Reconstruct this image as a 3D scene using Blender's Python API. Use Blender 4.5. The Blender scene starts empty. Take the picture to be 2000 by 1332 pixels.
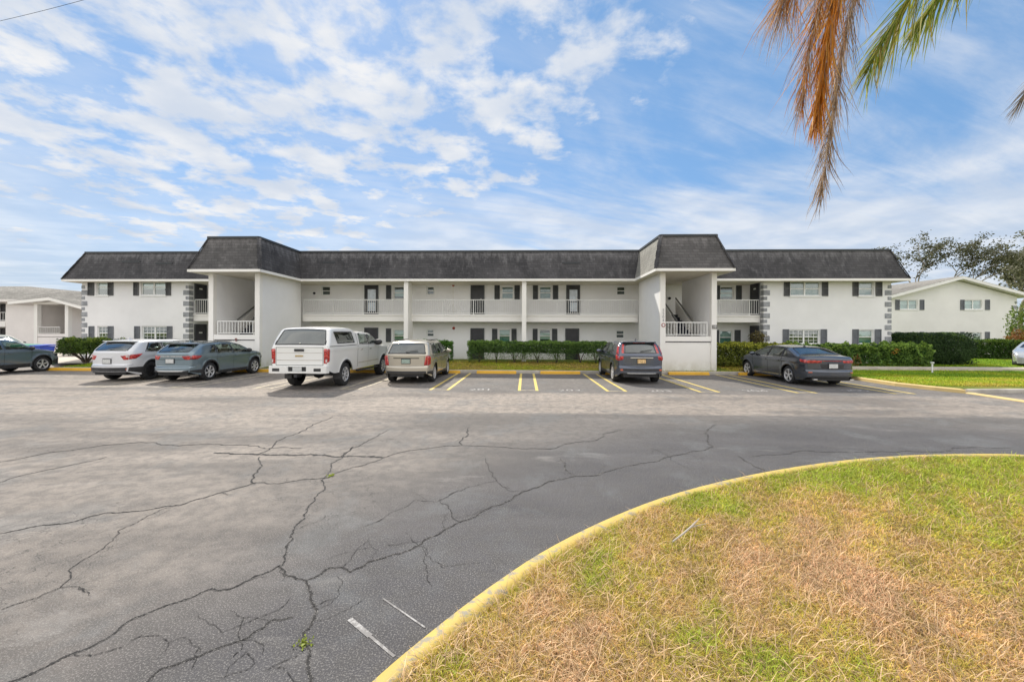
import bpy, math, random
import numpy as np
from mathutils import Vector, noise as mnoise
R = math.radians
C = bpy.context.scene.collection
scene = bpy.context.scene
random.seed(7)
rng = np.random.default_rng(7)

# ------------------------------------------------------------------ camera model (used for laying out real positions)
F, CAMZ, TH, ROLL = 780.0, 1.9, math.atan(26/780.0), 0.0035
cT, sT = math.cos(TH), math.sin(TH)

def GX(px, Y):
    t = (px-1000)/F
    return Y*(t*cT-sT)/(cT+t*sT)

def GZ(px, py, Y):
    X = GX(px, Y)
    yc = -X*sT+Y*cT
    v = (py-650)-ROLL*(px-1000)
    return CAMZ-v*yc/F

def GP(px, py, z=0.0):
    v = (py-650)-ROLL*(px-1000)
    yc = (CAMZ-z)*F/v
    xc = (px-1000)/F*yc
    return (xc*cT-yc*sT, yc*cT+xc*sT)

# ------------------------------------------------------------------ materials
MATS = {}
def new_mat(name):
    m = bpy.data.materials.new(name); m.use_nodes = True
    nt = m.node_tree
    b = nt.nodes['Principled BSDF']
    MATS[name] = m
    return m, nt, b

def N(nt, t, **kw):
    n = nt.nodes.new(t)
    for k, v in kw.items():
        if k in n.inputs: n.inputs[k].default_value = v
        else: setattr(n, k, v)
    return n

def link(nt, a, ao, b, bi): nt.links.new(a.outputs[ao], b.inputs[bi])

def mixc(nt, fac, a, b):
    m = nt.nodes.new('ShaderNodeMix'); m.data_type = 'RGBA'
    for i, v in ((0, fac), (6, a), (7, b)):
        if isinstance(v, tuple) and len(v) == 2 and hasattr(v[0], 'outputs'): nt.links.new(v[0].outputs[v[1]], m.inputs[i])
        elif isinstance(v, (int, float)): m.inputs[i].default_value = v
        else: m.inputs[i].default_value = (*v, 1) if len(v) == 3 else v
    return (m, 2)

def mth(nt, op, a, b=None, c=None, clamp=False):
    m = nt.nodes.new('ShaderNodeMath'); m.operation = op; m.use_clamp = clamp
    for i, v in enumerate((a, b, c)):
        if v is None: continue
        if isinstance(v, tuple): nt.links.new(v[0].outputs[v[1]], m.inputs[i])
        else: m.inputs[i].default_value = v
    return (m, 0)

def sstep(nt, v, lo, hi):
    m = nt.nodes.new('ShaderNodeMapRange'); m.interpolation_type = 'SMOOTHSTEP'
    nt.links.new(v[0].outputs[v[1]], m.inputs[0])
    m.inputs[1].default_value = lo; m.inputs[2].default_value = hi
    return (m, 0)

def noise_tex(nt, vec, scale, detail=4, rough=0.55, dist=0.0, stretch=None):
    n = nt.nodes.new('ShaderNodeTexNoise')
    n.inputs['Scale'].default_value = scale; n.inputs['Detail'].default_value = detail
    n.inputs['Roughness'].default_value = rough; n.inputs['Distortion'].default_value = dist
    if stretch is not None:
        mp = nt.nodes.new('ShaderNodeMapping'); mp.inputs['Scale'].default_value = stretch
        nt.links.new(vec[0].outputs[vec[1]], mp.inputs['Vector']); vec = (mp, 0)
    nt.links.new(vec[0].outputs[vec[1]], n.inputs['Vector'])
    return (n, 0)

def setin(nt, b, name, v):
    if isinstance(v, tuple) and len(v) == 2 and hasattr(v[0], 'outputs'): nt.links.new(v[0].outputs[v[1]], b.inputs[name])
    elif isinstance(v, (int, float)): b.inputs[name].default_value = v
    else: b.inputs[name].default_value = (*v, 1) if len(v) == 3 else v

def bump(nt, b, h, dist=0.01, strength=0.5):
    bp = nt.nodes.new('ShaderNodeBump'); bp.inputs['Distance'].default_value = dist; bp.inputs['Strength'].default_value = strength
    nt.links.new(h[0].outputs[h[1]], bp.inputs['Height']); nt.links.new(bp.outputs[0], b.inputs['Normal'])

def plain(name, col, rough=0.6, metal=0.0, var=0.12, vscale=3.0, spec=0.5, coat=0.0, fine=0.0, fscale=60):
    m, nt, b = new_mat(name)
    tc = (N(nt, 'ShaderNodeTexCoord'), 3)
    n = noise_tex(nt, tc, vscale, 5, .6)
    lo = tuple(c*(1-var) for c in col); hi = tuple(min(1, c*(1+var)) for c in col)
    c = mixc(nt, sstep(nt, n, .3, .7), lo, hi)
    setin(nt, b, 'Base Color', c)
    b.inputs['Roughness'].default_value = rough; b.inputs['Metallic'].default_value = metal
    b.inputs['Specular IOR Level'].default_value = spec
    if coat: b.inputs['Coat Weight'].default_value = coat; b.inputs['Coat Roughness'].default_value = .06
    if fine:
        bump(nt, b, noise_tex(nt, tc, fscale, 3), .004, fine)
    return m

# ------------------------------------------------------------------ mesh builder
class MB:
    def __init__(s): s.v = []; s.f = []; s.m = []
    def add(s, vs, fs, mi=0):
        o = len(s.v); s.v += [tuple(v) for v in vs]
        for f in fs: s.f.append(tuple(i+o for i in f)); s.m.append(mi)
        return s
    def box(s, x0, x1, y0, y1, z0, z1, mi=0):
        x0, x1 = min(x0, x1), max(x0, x1); y0, y1 = min(y0, y1), max(y0, y1); z0, z1 = min(z0, z1), max(z0, z1)
        return s.add([(x0,y0,z0),(x1,y0,z0),(x1,y1,z0),(x0,y1,z0),(x0,y0,z1),(x1,y0,z1),(x1,y1,z1),(x0,y1,z1)],
                     [(0,3,2,1),(4,5,6,7),(0,1,5,4),(1,2,6,5),(2,3,7,6),(3,0,4,7)], mi)
    def quad(s, a, b, c, d, mi=0): return s.add([a,b,c,d], [(0,1,2,3)], mi)
    def bar(s, p, q, w, h=None, mi=0):
        p = Vector(p); q = Vector(q); h = h or w
        d = (q-p).normalized(); up = Vector((0,0,1)) if abs(d.z) < .95 else Vector((1,0,0))
        a = d.cross(up).normalized(); b = a.cross(d).normalized()
        vs = []
        for e in (p, q):
            for sx, sy in ((-1,-1),(1,-1),(1,1),(-1,1)): vs.append(e+a*sx*w/2+b*sy*h/2)
        return s.add(vs, [(0,1,2,3),(7,6,5,4),(0,4,5,1),(1,5,6,2),(2,6,7,3),(3,7,4,0)], mi)
    def tube(s, pts, rads, n=8, mi=0, cap=True):
        pts = [Vector(p) for p in pts]
        if isinstance(rads, (int, float)): rads = [rads]*len(pts)
        vs = []
        for i, p in enumerate(pts):
            d = (pts[min(i+1, len(pts)-1)]-pts[max(i-1, 0)]).normalized()
            up = Vector((0,0,1)) if abs(d.z) < .9 else Vector((1,0,0))
            a = d.cross(up).normalized(); b = a.cross(d)
            for k in range(n):
                t = 2*math.pi*k/n; vs.append(p+(a*math.cos(t)+b*math.sin(t))*rads[i])
        fs = [(i*n+k, i*n+(k+1)%n, (i+1)*n+(k+1)%n, (i+1)*n+k) for i in range(len(pts)-1) for k in range(n)]
        if cap: fs += [tuple(range(n-1,-1,-1)), tuple((len(pts)-1)*n+k for k in range(n))]
        return s.add(vs, fs, mi)
    def lathe(s, prof, axis='y', c=(0,0,0), n=28, mi=0):
        vs = []
        for (r, h) in prof:
            for k in range(n):
                t = 2*math.pi*k/n; a, b = r*math.cos(t), r*math.sin(t)
                if axis == 'y': vs.append((c[0]+a, c[1]+h, c[2]+b))
                else: vs.append((c[0]+a, c[1]+b, c[2]+h))
        fs = [(i*n+k, i*n+(k+1)%n, (i+1)*n+(k+1)%n, (i+1)*n+k) for i in range(len(prof)-1) for k in range(n)]
        return s.add(vs, fs, mi)
    def build(s, name, mat, parent=None, smooth=False, bevel=0, merge=False):
        me = bpy.data.meshes.new(name); me.from_pydata(s.v, [], s.f)
        mats = mat if isinstance(mat, (list, tuple)) else [mat]
        for m in mats: me.materials.append(m)
        if len(mats) > 1: me.polygons.foreach_set('material_index', s.m)
        if merge:
            import bmesh
            bm = bmesh.new(); bm.from_mesh(me); bmesh.ops.remove_doubles(bm, verts=bm.verts, dist=.0005)
            bmesh.ops.recalc_face_normals(bm, faces=bm.faces); bm.to_mesh(me); bm.free()
        if smooth: me.polygons.foreach_set('use_smooth', [True]*len(me.polygons))
        me.update()
        o = bpy.data.objects.new(name, me); C.objects.link(o)
        if parent: o.parent = parent
        if bevel:
            bv = o.modifiers.new('bevel', 'BEVEL'); bv.width = bevel; bv.segments = 2; bv.limit_method = 'ANGLE'
        return o

def tag(o, label=None, cat=None, group=None, kind=None):
    if label: o['label'] = label
    if cat: o['category'] = cat
    if group: o['group'] = group
    if kind: o['kind'] = kind
    return o

def empty(name, loc=(0,0,0), rz=0.0, **kw):
    o = bpy.data.objects.new(name, None); C.objects.link(o)
    o.location = loc; o.rotation_euler = (0,0,rz); o.empty_display_size = .3
    return tag(o, **kw)

def copy_tree(o, parent=None):
    c = o.copy(); C.objects.link(c)
    if parent is not None: c.parent = parent
    for ch in list(o.children): copy_tree(ch, c)
    return c

def np_quads(name, P, mat, parent=None, col=None, nper=4):
    """P: (n,nper,3) polygons; col: (n,3) colours per polygon"""
    n = P.shape[0]
    me = bpy.data.meshes.new(name)
    me.vertices.add(n*nper); me.vertices.foreach_set('co', P.reshape(-1).astype(np.float32))
    me.loops.add(n*nper); me.loops.foreach_set('vertex_index', np.arange(n*nper, dtype=np.int32))
    me.polygons.add(n); me.polygons.foreach_set('loop_start', np.arange(0, n*nper, nper, dtype=np.int32))
    me.update(calc_edges=True)
    if col is not None:
        a = me.color_attributes.new('Col', 'FLOAT_COLOR', 'POINT')
        cc = np.ones((n, nper, 4), np.float32); cc[:, :, :3] = col[:, None, :]
        a.data.foreach_set('color', cc.reshape(-1))
    me.materials.append(mat)
    o = bpy.data.objects.new(name, me); C.objects.link(o)
    if parent: o.parent = parent
    return o

def leaf_quads(Pts, size, up_bias=0.3, aspect=0.55, g=rng):
    """random oriented diamond leaves at points (n,3)"""
    n = len(Pts)
    d = g.normal(size=(n,3)); d /= np.linalg.norm(d, axis=1)[:, None]
    nn = g.normal(size=(n,3)); nn[:, 2] += up_bias*2
    a = np.cross(d, nn); a /= (np.linalg.norm(a, axis=1)[:, None]+1e-9)
    s = (size*g.uniform(.65, 1.35, n))[:, None]
    return np.stack([Pts-d*s*.5, Pts+a*s*aspect*.5, Pts+d*s*.5, Pts-a*s*aspect*.5], axis=1)

def vnoise(P, scale, seed=0):
    """cheap smooth numpy noise (sum of sines) in [-1,1]"""
    g = np.random.default_rng(seed); out = np.zeros(len(P))
    for k in range(9):
        w = g.normal(size=3)*scale*(1+.5*k/3); out += np.sin(P@w+g.uniform(0, 6.28))
    return out/4.5

def leaf_mat(name, trans=0.25, rough=.5):
    m, nt, b = new_mat(name)
    at = N(nt, 'ShaderNodeAttribute', attribute_name='Col')
    geo = N(nt, 'ShaderNodeNewGeometry')
    link(nt, at, 0, b, 'Base Color'); b.inputs['Roughness'].default_value = rough
    b.inputs['Specular IOR Level'].default_value = .3
    tr = N(nt, 'ShaderNodeBsdfTranslucent'); link(nt, at, 0, tr, 'Color')
    mx = N(nt, 'ShaderNodeMixShader'); mx.inputs[0].default_value = trans
    out = nt.nodes['Material Output']
    nt.links.new(b.outputs[0], mx.inputs[1]); nt.links.new(tr.outputs[0], mx.inputs[2]); nt.links.new(mx.outputs[0], out.inputs[0])
    return m
M_leaf = leaf_mat('leaf', .3); M_palm = leaf_mat('palm_leaf', .55); M_grass = leaf_mat('grass_blade', .3, .6)

# ------------------------------------------------------------------ camera
cd = bpy.data.cameras.new('camera'); cam = bpy.data.objects.new('camera', cd); C.objects.link(cam)
cd.sensor_width = 36; cd.lens = F/2000*36; cd.shift_y = -16/2000; cd.clip_end = 3000; cd.clip_start = .05
from mathutils import Matrix
cam.matrix_world = Matrix.Translation((0,0,CAMZ)) @ Matrix.Rotation(TH, 4, 'Z') @ Matrix.Rotation(R(90), 4, 'X') @ Matrix.Rotation(ROLL, 4, 'Z')
scene.camera = cam

# ------------------------------------------------------------------ world + sun
SUN_EL, SUN_AZ = R(45), math.atan2(-.55, 1.0)     # azimuth measured from +Y towards +X
w = bpy.data.worlds.new('World'); scene.world = w; w.use_nodes = True
nt = w.node_tree; nt.nodes.clear()
out = N(nt, 'ShaderNodeOutputWorld'); bg = N(nt, 'ShaderNodeBackground'); bg.inputs[1].default_value = .105
sky = N(nt, 'ShaderNodeTexSky'); sky.sky_type = 'NISHITA'; sky.sun_disc = False
sky.sun_elevation = SUN_EL; sky.sun_rotation = SUN_AZ; sky.air_density = 1.0; sky.dust_density = .25; sky.ozone_density = 2.0
tc = (N(nt, 'ShaderNodeTexCoord'), 0)
nrm = N(nt, 'ShaderNodeVectorMath'); nrm.operation = 'NORMALIZE'; nt.links.new(tc[0].outputs[0], nrm.inputs[0])
sep = N(nt, 'ShaderNodeSeparateXYZ'); nt.links.new(nrm.outputs[0], sep.inputs[0])
zc = mth(nt, 'MAXIMUM', (sep, 2), 0.0)
den = mth(nt, 'ADD', zc, .10)
cx = mth(nt, 'DIVIDE', (sep, 0), den); cy = mth(nt, 'DIVIDE', (sep, 1), den)
comb = N(nt, 'ShaderNodeCombineXYZ'); nt.links.new(cx[0].outputs[0], comb.inputs[0]); nt.links.new(cy[0].outputs[0], comb.inputs[1])
pl = (comb, 0)
def dirmask(px, py, lo, hi):
    d = Vector(((px-1000)/F, 1, -(py-650)/F)); d = Matrix.Rotation(TH, 3, 'Z') @ d; d.normalize()
    dp = N(nt, 'ShaderNodeVectorMath'); dp.operation = 'DOT_PRODUCT'; nt.links.new(nrm.outputs[0], dp.inputs[0]); dp.inputs[1].default_value = d
    return sstep(nt, (dp, 1), lo, hi)
# soft veil clouds in long bands
rotm = nt.nodes.new('ShaderNodeMapping'); rotm.inputs['Rotation'].default_value = (0, 0, R(-24)); nt.links.new(comb.outputs[0], rotm.inputs['Vector'])
veil = noise_tex(nt, (rotm, 0), 1.25, 8, .62, .7, stretch=(.40, .95, 1))
veil2 = noise_tex(nt, (rotm, 0), 4.0, 6, .62, .5, stretch=(.28, 1.3, 1))
vs_ = mth(nt, 'ADD', mth(nt, 'MULTIPLY', veil, .68), mth(nt, 'MULTIPLY', veil2, .32))
hz = sstep(nt, zc, .42, .02)
vthr = mth(nt, 'SUBTRACT', mth(nt, 'ADD', vs_, mth(nt, 'ADD', mth(nt, 'MULTIPLY', hz, .33), mth(nt, 'MULTIPLY', sstep(nt, zc, .66, .85), .22))), mth(nt, 'MULTIPLY', sstep(nt, zc, .38, .62), .05))  # includes an unseen zenith veil added to pale the rear window reflections
veilm = sstep(nt, vthr, .40, .68)
# puffy cloud field, upper left
puff = noise_tex(nt, pl, 4.6, 9, .58, .15)
pm = mth(nt, 'MAXIMUM', dirmask(430, 130, .86, .99), mth(nt, 'MULTIPLY', dirmask(820, 60, .90, .99), .95))
pm = mth(nt, 'MAXIMUM', pm, mth(nt, 'MULTIPLY', dirmask(620, 170, .93, .995), .9))
pm = mth(nt, 'MAXIMUM', pm, mth(nt, 'MULTIPLY', dirmask(1110, 10, .96, .995), .8))
pthr = mth(nt, 'ADD', puff, mth(nt, 'MULTIPLY', pm, .16))
puffm = mth(nt, 'MULTIPLY', sstep(nt, pthr, .52, .74), sstep(nt, pm, .0, .35))
cl = mth(nt, 'MAXIMUM', mth(nt, 'MULTIPLY', mth(nt, 'MULTIPLY', veilm, .80), mth(nt, 'SUBTRACT', 1.0, mth(nt, 'MULTIPLY', pm, .55))), puffm)
shade = noise_tex(nt, pl, 2.9, 5, .5)
CW = 7.3
ccol = mixc(nt, sstep(nt, shade, .35, .7), (CW*.74, CW*.82, CW*.95), (CW*1.02, CW*1.03, CW*1.05))
lift = mixc(nt, .50, (sky, 0), (CW*.25, CW*.57, CW*1.06))
bank = mth(nt, 'MULTIPLY', mth(nt, 'MULTIPLY', sstep(nt, zc, .30, .05), sstep(nt, veil2, .42, .62)), .65)
ccol = mixc(nt, bank, ccol, (CW*.60, CW*.70, CW*.84))
full = mixc(nt, cl, lift, ccol)
back = sstep(nt, (sep, 1), .10, -.35)          # unseen bright overcast added behind the camera to fill the shaded facade
bcl = mth(nt, 'MULTIPLY', back, sstep(nt, veil, .25, .60))
full = mixc(nt, bcl, full, (CW*2.05, CW*1.98, CW*1.9))
nt.links.new(full[0].outputs[full[1]], bg.inputs[0]); nt.links.new(bg.outputs[0], out.inputs[0])

sd = bpy.data.lights.new('sun', 'SUN'); sun = bpy.data.objects.new('sun', sd); C.objects.link(sun)
sd.energy = 4.5; sd.angle = R(1.5); sd.color = (1, .94, .84)
sdir = Vector((math.sin(SUN_AZ)*math.cos(SUN_EL), math.cos(SUN_AZ)*math.cos(SUN_EL), math.sin(SUN_EL)))
sun.rotation_euler = sdir.to_track_quat('Z', 'Y').to_euler(); sun.location = sdir*80

vs = scene.view_settings; vs.view_transform = 'Standard'; vs.look = 'None'; vs.exposure = 0.20; vs.gamma = 1
# ================================================================== GROUND
# island edge (painted kerb of the near lawn), measured as ground points
isl_px = [(560,1520),(650,1420),(738,1332),(850,1238),(950,1160),(1060,1085),(1180,1024),(1300,976),(1450,937),(1600,911),(1740,897),(1880,893),(2000,894)]
isl = [GP(*p, .05) for p in isl_px]
isl += [(9.5, 5.75), (12.5, 4.9), (15, 3.6), (17, 1.0), (16, -3), (11, -6), (4, -6), (0, -4), (-1.2, -1)]
def smooth_closed(pts, it=3):
    for _ in range(it):
        o = []
        for i in range(len(pts)):
            p, q = pts[i], pts[(i+1) % len(pts)]
            o += [(p[0]*.75+q[0]*.25, p[1]*.75+q[1]*.25), (p[0]*.25+q[0]*.75, p[1]*.25+q[1]*.75)]
        pts = o
    return pts
isl = smooth_closed(isl, 2)
def offset_closed(pts, d):
    o = []; n = len(pts)
    for i in range(n):
        a, b = Vector(pts[i-1]), Vector(pts[(i+1) % n]); t = (b-a).normalized()
        o.append((pts[i][0]+t.y*d, pts[i][1]-t.x*d))
    return o
area = sum(isl[i][0]*isl[(i+1) % len(isl)][1]-isl[(i+1) % len(isl)][0]*isl[i][1] for i in range(len(isl)))
if area < 0: isl = isl[::-1]
isl_c = (sum(p[0] for p in isl)/len(isl), sum(p[1] for p in isl)/len(isl))

# ---- asphalt material
m, nt, b = new_mat('asphalt'); M_asphalt = m
tc = (N(nt, 'ShaderNodeTexCoord'), 3)
sp = N(nt, 'ShaderNodeSeparateXYZ'); nt.links.new(tc[0].outputs[3], sp.inputs[0])
warp = noise_tex(nt, tc, .35, 4, .6)
yw = mth(nt, 'ADD', (sp, 1), mth(nt, 'MULTIPLY', mth(nt, 'SUBTRACT', warp, .5), .9))
xw = mth(nt, 'ADD', (sp, 0), mth(nt, 'MULTIPLY', mth(nt, 'SUBTRACT', warp, .5), 4.0))
old = noise_tex(nt, tc, .5, 6, .62, .3, stretch=(.35, 1.3, 1))
base = mixc(nt, sstep(nt, old, .36, .64), (.150, .131, .116), (.335, .290, .248))
base = mixc(nt, mth(nt, 'MULTIPLY', mth(nt, 'MULTIPLY', sstep(nt, yw, 6.0, 9.8), sstep(nt, old, .25, .60)), .65), base, (.37, .315, .265))
# newer, darker surface to the right of the lane
darkm = mth(nt, 'MULTIPLY', sstep(nt, xw, -7.5, 3.5), sstep(nt, (sp, 1), 9.55, 9.35))
dn = noise_tex(nt, tc, .8, 6, .62, .4, stretch=(.4, 1.2, 1))
darkc = mixc(nt, sstep(nt, dn, .3, .7), (.098, .090, .085), (.155, .141, .131))
c1 = mixc(nt, mth(nt, 'MULTIPLY', darkm, .92), base, darkc)
# resealed parking bays
bay = mth(nt, 'MULTIPLY', sstep(nt, xw, -6.5, -.5), sstep(nt, yw, 12.4, 12.9))
bn = noise_tex(nt, tc, 1.2, 5, .6)
bayc = mixc(nt, sstep(nt, bn, .3, .7), (.120, .111, .105), (.170, .157, .147))
c2 = mixc(nt, mth(nt, 'MULTIPLY', bay, .85), c1, bayc)
# tyre polished dark band that follows the kerb of the island
ic = (6.2, -.6)
dx = mth(nt, 'SUBTRACT', (sp, 0), ic[0]); dy = mth(nt, 'SUBTRACT', (sp, 1), ic[1])
dist = mth(nt, 'SQRT', mth(nt, 'ADD', mth(nt, 'MULTIPLY', dx, dx), mth(nt, 'MULTIPLY', dy, dy)))
dist = mth(nt, 'ADD', dist, mth(nt, 'MULTIPLY', mth(nt, 'SUBTRACT', warp, .5), 1.2))
ring = sstep(nt, dist, 10.2, 8.2)
ringc = mixc(nt, sstep(nt, dn, .3, .72), (.052, .051, .057), (.094, .091, .096))
c3 = mixc(nt, mth(nt, 'MULTIPLY', ring, .95), c2, ringc)
# bluish worn patches and pale scuffs
bl = noise_tex(nt, tc, .9, 5, .6, .5)
c4 = mixc(nt, mth(nt, 'MULTIPLY', sstep(nt, bl, .50, .66), .45), c3, (.150, .158, .162))
mot = noise_tex(nt, tc, 5.5, 6, .7)
c4 = mixc(nt, mth(nt, 'MULTIPLY', sstep(nt, mot, .40, .62), .48), c4, (.080, .075, .072))
pale = mth(nt, 'MULTIPLY', sstep(nt, noise_tex(nt, tc, 1.1, 6, .66, .6, stretch=(.5, 1.2, 1)), .58, .72), .40)
c4 = mixc(nt, pale, c4, (.32, .30, .28))
# aggregate speckle (three sizes)
s1 = noise_tex(nt, tc, 95, 3, .7); s2 = noise_tex(nt, tc, 260, 2, .7); s3 = noise_tex(nt, tc, 28, 4, .7)
sp1 = sstep(nt, s1, .51, .63); sp2 = sstep(nt, s2, .47, .36)
c5 = mixc(nt, mth(nt, 'MULTIPLY', sp1, .36), c4, (.48, .455, .42))
c6 = mixc(nt, mth(nt, 'MULTIPLY', sp2, .55), c5, (.03, .03, .032))
c7 = mixc(nt, mth(nt, 'MULTIPLY', sstep(nt, s3, .45, .75), .28), c6, (.10, .097, .095))
# hairline crazing
vor = N(nt, 'ShaderNodeTexVoronoi'); vor.feature = 'DISTANCE_TO_EDGE'; vor.inputs['Scale'].default_value = 2.6
wv = N(nt, 'ShaderNodeVectorMath'); wv.operation = 'ADD'; nt.links.new(tc[0].outputs[3], wv.inputs[0])
wn = N(nt, 'ShaderNodeTexNoise'); wn.inputs['Scale'].default_value = 3.5; wn.inputs['Detail'].default_value = 6; nt.links.new(tc[0].outputs[3], wn.inputs['Vector'])
wsc = N(nt, 'ShaderNodeVectorMath'); wsc.operation = 'SCALE'; wsc.inputs[3].default_value = .55; nt.links.new(wn.outputs[1], wsc.inputs[0]); nt.links.new(wsc.outputs[0], wv.inputs[1])
nt.links.new(wv.outputs[0], vor.inputs['Vector'])
cz = mth(nt, 'MULTIPLY', sstep(nt, (vor, 0), .010, .002), sstep(nt, noise_tex(nt, tc, .55, 3, .6), .50, .58))
c8 = mixc(nt, mth(nt, 'MULTIPLY', cz, .7), c7, (.035, .034, .034))
# oil spots in the bays
oil = mth(nt, 'MULTIPLY', sstep(nt, noise_tex(nt, tc, 1.6, 3, .5), .66, .76), .45)
c9 = mixc(nt, oil, c8, (.07, .067, .065))
setin(nt, b, 'Base Color', c9)
b.inputs['Roughness'].default_value = .85; b.inputs['Specular IOR Level'].default_value = .25
hgt = mth(nt, 'ADD', s1, mth(nt, 'MULTIPLY', s2, .6))
bump(nt, b, hgt, .006, .55)

# ---- lawn soil / turf material
def turf_mat(name, c_green, c_mid, c_dry, bias):
    m, nt, b = new_mat(name)
    tc = (N(nt, 'ShaderNodeTexCoord'), 3)
    n1 = noise_tex(nt, tc, .45, 5, .6); n2 = noise_tex(nt, tc, 14, 5, .7); n3 = noise_tex(nt, tc, 90, 3, .7)
    a = mixc(nt, sstep(nt, n1, bias-.12, bias+.14), c_green, c_dry)
    a = mixc(nt, mth(nt, 'MULTIPLY', sstep(nt, n2, .35, .7), .6), a, c_mid)
    a = mixc(nt, mth(nt, 'MULTIPLY', sstep(nt, n3, .5, .7), .5), a, tuple(c*.45 for c in c_mid))
    setin(nt, b, 'Base Color', a); b.inputs['Roughness'].default_value = .95; b.inputs['Specular IOR Level'].default_value = .1
    bump(nt, b, mth(nt, 'ADD', n2, n3), .03, .8)
    return m
M_turf_far = turf_mat('turf_green', (.13, .18, .03), (.22, .22, .04), (.30, .25, .08), .60)
M_turf_near = turf_mat('turf_dry', (.22, .20, .05), (.36, .26, .12), (.42, .30, .15), .40)
M_conc = plain('concrete', (.42, .39, .34), .9, var=.2, vscale=2, fine=.4)
M_path = plain('path_concrete', (.50, .44, .37), .9, var=.15, vscale=2, fine=.3)
def worn_paint(name, col, under, thr=.62, scale=9, rough=.7):
    m, nt, b = new_mat(name)
    tc = (N(nt, 'ShaderNodeTexCoord'), 3)
    n = noise_tex(nt, tc, scale, 7, .72); n2 = noise_tex(nt, tc, 1.3, 3, .6)
    f = sstep(nt, mth(nt, 'ADD', n, mth(nt, 'MULTIPLY', n2, .25)), thr, thr+.10)
    c = mixc(nt, f, col, under)
    c = mixc(nt, mth(nt, 'MULTIPLY', sstep(nt, noise_tex(nt, tc, 3, 5, .6), .4, .75), .35), c, tuple(x*.62 for x in col))
    setin(nt, b, 'Base Color', c); b.inputs['Roughness'].default_value = rough
    bump(nt, b, noise_tex(nt, tc, 80, 3), .003, .5)
    return m
M_kerb_yellow = worn_paint('kerb_yellow_paint', (.52, .38, .09), (.27, .24, .18), .635, 9)
M_stop_yellow = worn_paint('stop_yellow_paint', (.72, .40, .035), (.45, .36, .24), .80, 6)
M_line_yellow = worn_paint('line_yellow_paint', (.66, .50, .13), (.24, .21, .18), .68, 10)
M_line_old = worn_paint('line_old_paint', (.55, .47, .32), (.27, .24, .21), .60, 8)
M_line_white = worn_paint('line_white_paint', (.62, .60, .58), (.22, .20, .19), .55, 12)
M_crack = plain('crack_dark', (.034, .032, .031), 1.0, var=.3, vscale=20)
M_crumb = plain('crumbled_edge', (.13, .122, .115), 1.0, var=.6, vscale=60, fine=.9)
M_old_white = worn_paint('ghost_paint', (.36, .35, .34), (.17, .16, .155), .56, 14)
M_earth = plain('earth', (.09, .06, .035), 1.0, var=.4, vscale=6, fine=.8)

g = MB(); g.quad((-700,-300,-.06),(700,-300,-.06),(700,900,-.06),(-700,900,-.06))
tag(g.build('ground', M_turf_far), kind='structure')
g = MB(); nx, ny = 40, 24
xs = [-70+140*i/nx for i in range(nx+1)]; ys = [-14+(18.80+14)*j/ny for j in range(ny+1)]
g.add([(x,y,0) for y in ys for x in xs], [(j*(nx+1)+i, j*(nx+1)+i+1, (j+1)*(nx+1)+i+1, (j+1)*(nx+1)+i) for j in range(ny) for i in range(nx)])
# drive that runs off behind, to the left
LX = GX(108, 18.8)
g.quad((-70,18.80,0),(LX-.05,18.80,0),(LX-.05,46,0),(-70,46,0))
tag(g.build('parking_lot', M_asphalt), kind='structure')

# ---- the lawn strip in front of the building, with its kerb
rk_px = [(1640,735.5),(1675,742.5),(1748,754),(1825,762.5),(1886,768.5)]
rk = [GP(*p) for p in rk_px]
KY = 18.72
front = [(LX, KY), (-10, KY), (4, KY), (rk[0][0]-1.4, KY)] + rk + [(GX(2000, GP(1990,768)[1]), GP(1990,768)[1]), (48, GP(1990,768)[1]+.1)]
def strip(name, line, off, z0, z1, mat, **kw):
    """raised strip: line = outer edge; off = width towards +normal (left of travel)"""
    g = MB(); n = len(line); inner = []
    for i in range(n):
        a, c = Vector(line[max(i-1,0)]), Vector(line[min(i+1,n-1)]); t = (c-a).normalized(); inner.append((line[i][0]-t.y*off, line[i][1]+t.x*off))
    vs = []
    for i in range(n): vs += [(*line[i], z0), (*line[i], z1-.025), (line[i][0]*.85+inner[i][0]*.15, line[i][1]*.85+inner[i][1]*.15, z1), (*inner[i], z1), (*inner[i], z0)]
    fs = [(i*5+k, (i+1)*5+k, (i+1)*5+k+1, i*5+k+1) for i in range(n-1) for k in range(4)]
    fs += [(0,1,2,3,4), tuple((n-1)*5+k for k in (4,3,2,1,0))]
    return g.add(vs, fs).build(name, mat, **kw), inner
def densify(l, d=.4):
    o = []
    for p, q in zip(l, l[1:]):
        n = max(1, int(math.dist(p, q)/d)); o += [(p[0]+(q[0]-p[0])*i/n, p[1]+(q[1]-p[1])*i/n) for i in range(n)]
    return o+[l[-1]]
kl = front[:4]
kerb, kin = strip('kerb', densify(kl, 2), .16, -.05, .14, M_conc); tag(kerb, kind='structure')
kr = densify(front[3:9] , .5)
kerb2, kin2 = strip('kerb', kr, .16, -.05, .13, M_line_old if False else worn_paint('kerb_faded_paint', (.62,.46,.20), (.40,.35,.28), .74, 4)); tag(kerb2, kind='structure')
kr3 = densify(front[8:], .8)
kerb3, kin3 = strip('kerb', kr3, .16, -.05, .13, M_conc); tag(kerb3, kind='structure')
# painted flush kerb that carries on past the side drive
e = [GP(1886,768.5), GP(2000,786), GP(2140,806), GP(2400,840)]
kf, _ = strip('kerb', densify(e, .6), .17, -.03, .045, MATS['kerb_faded_paint']); tag(kf, kind='structure')

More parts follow.
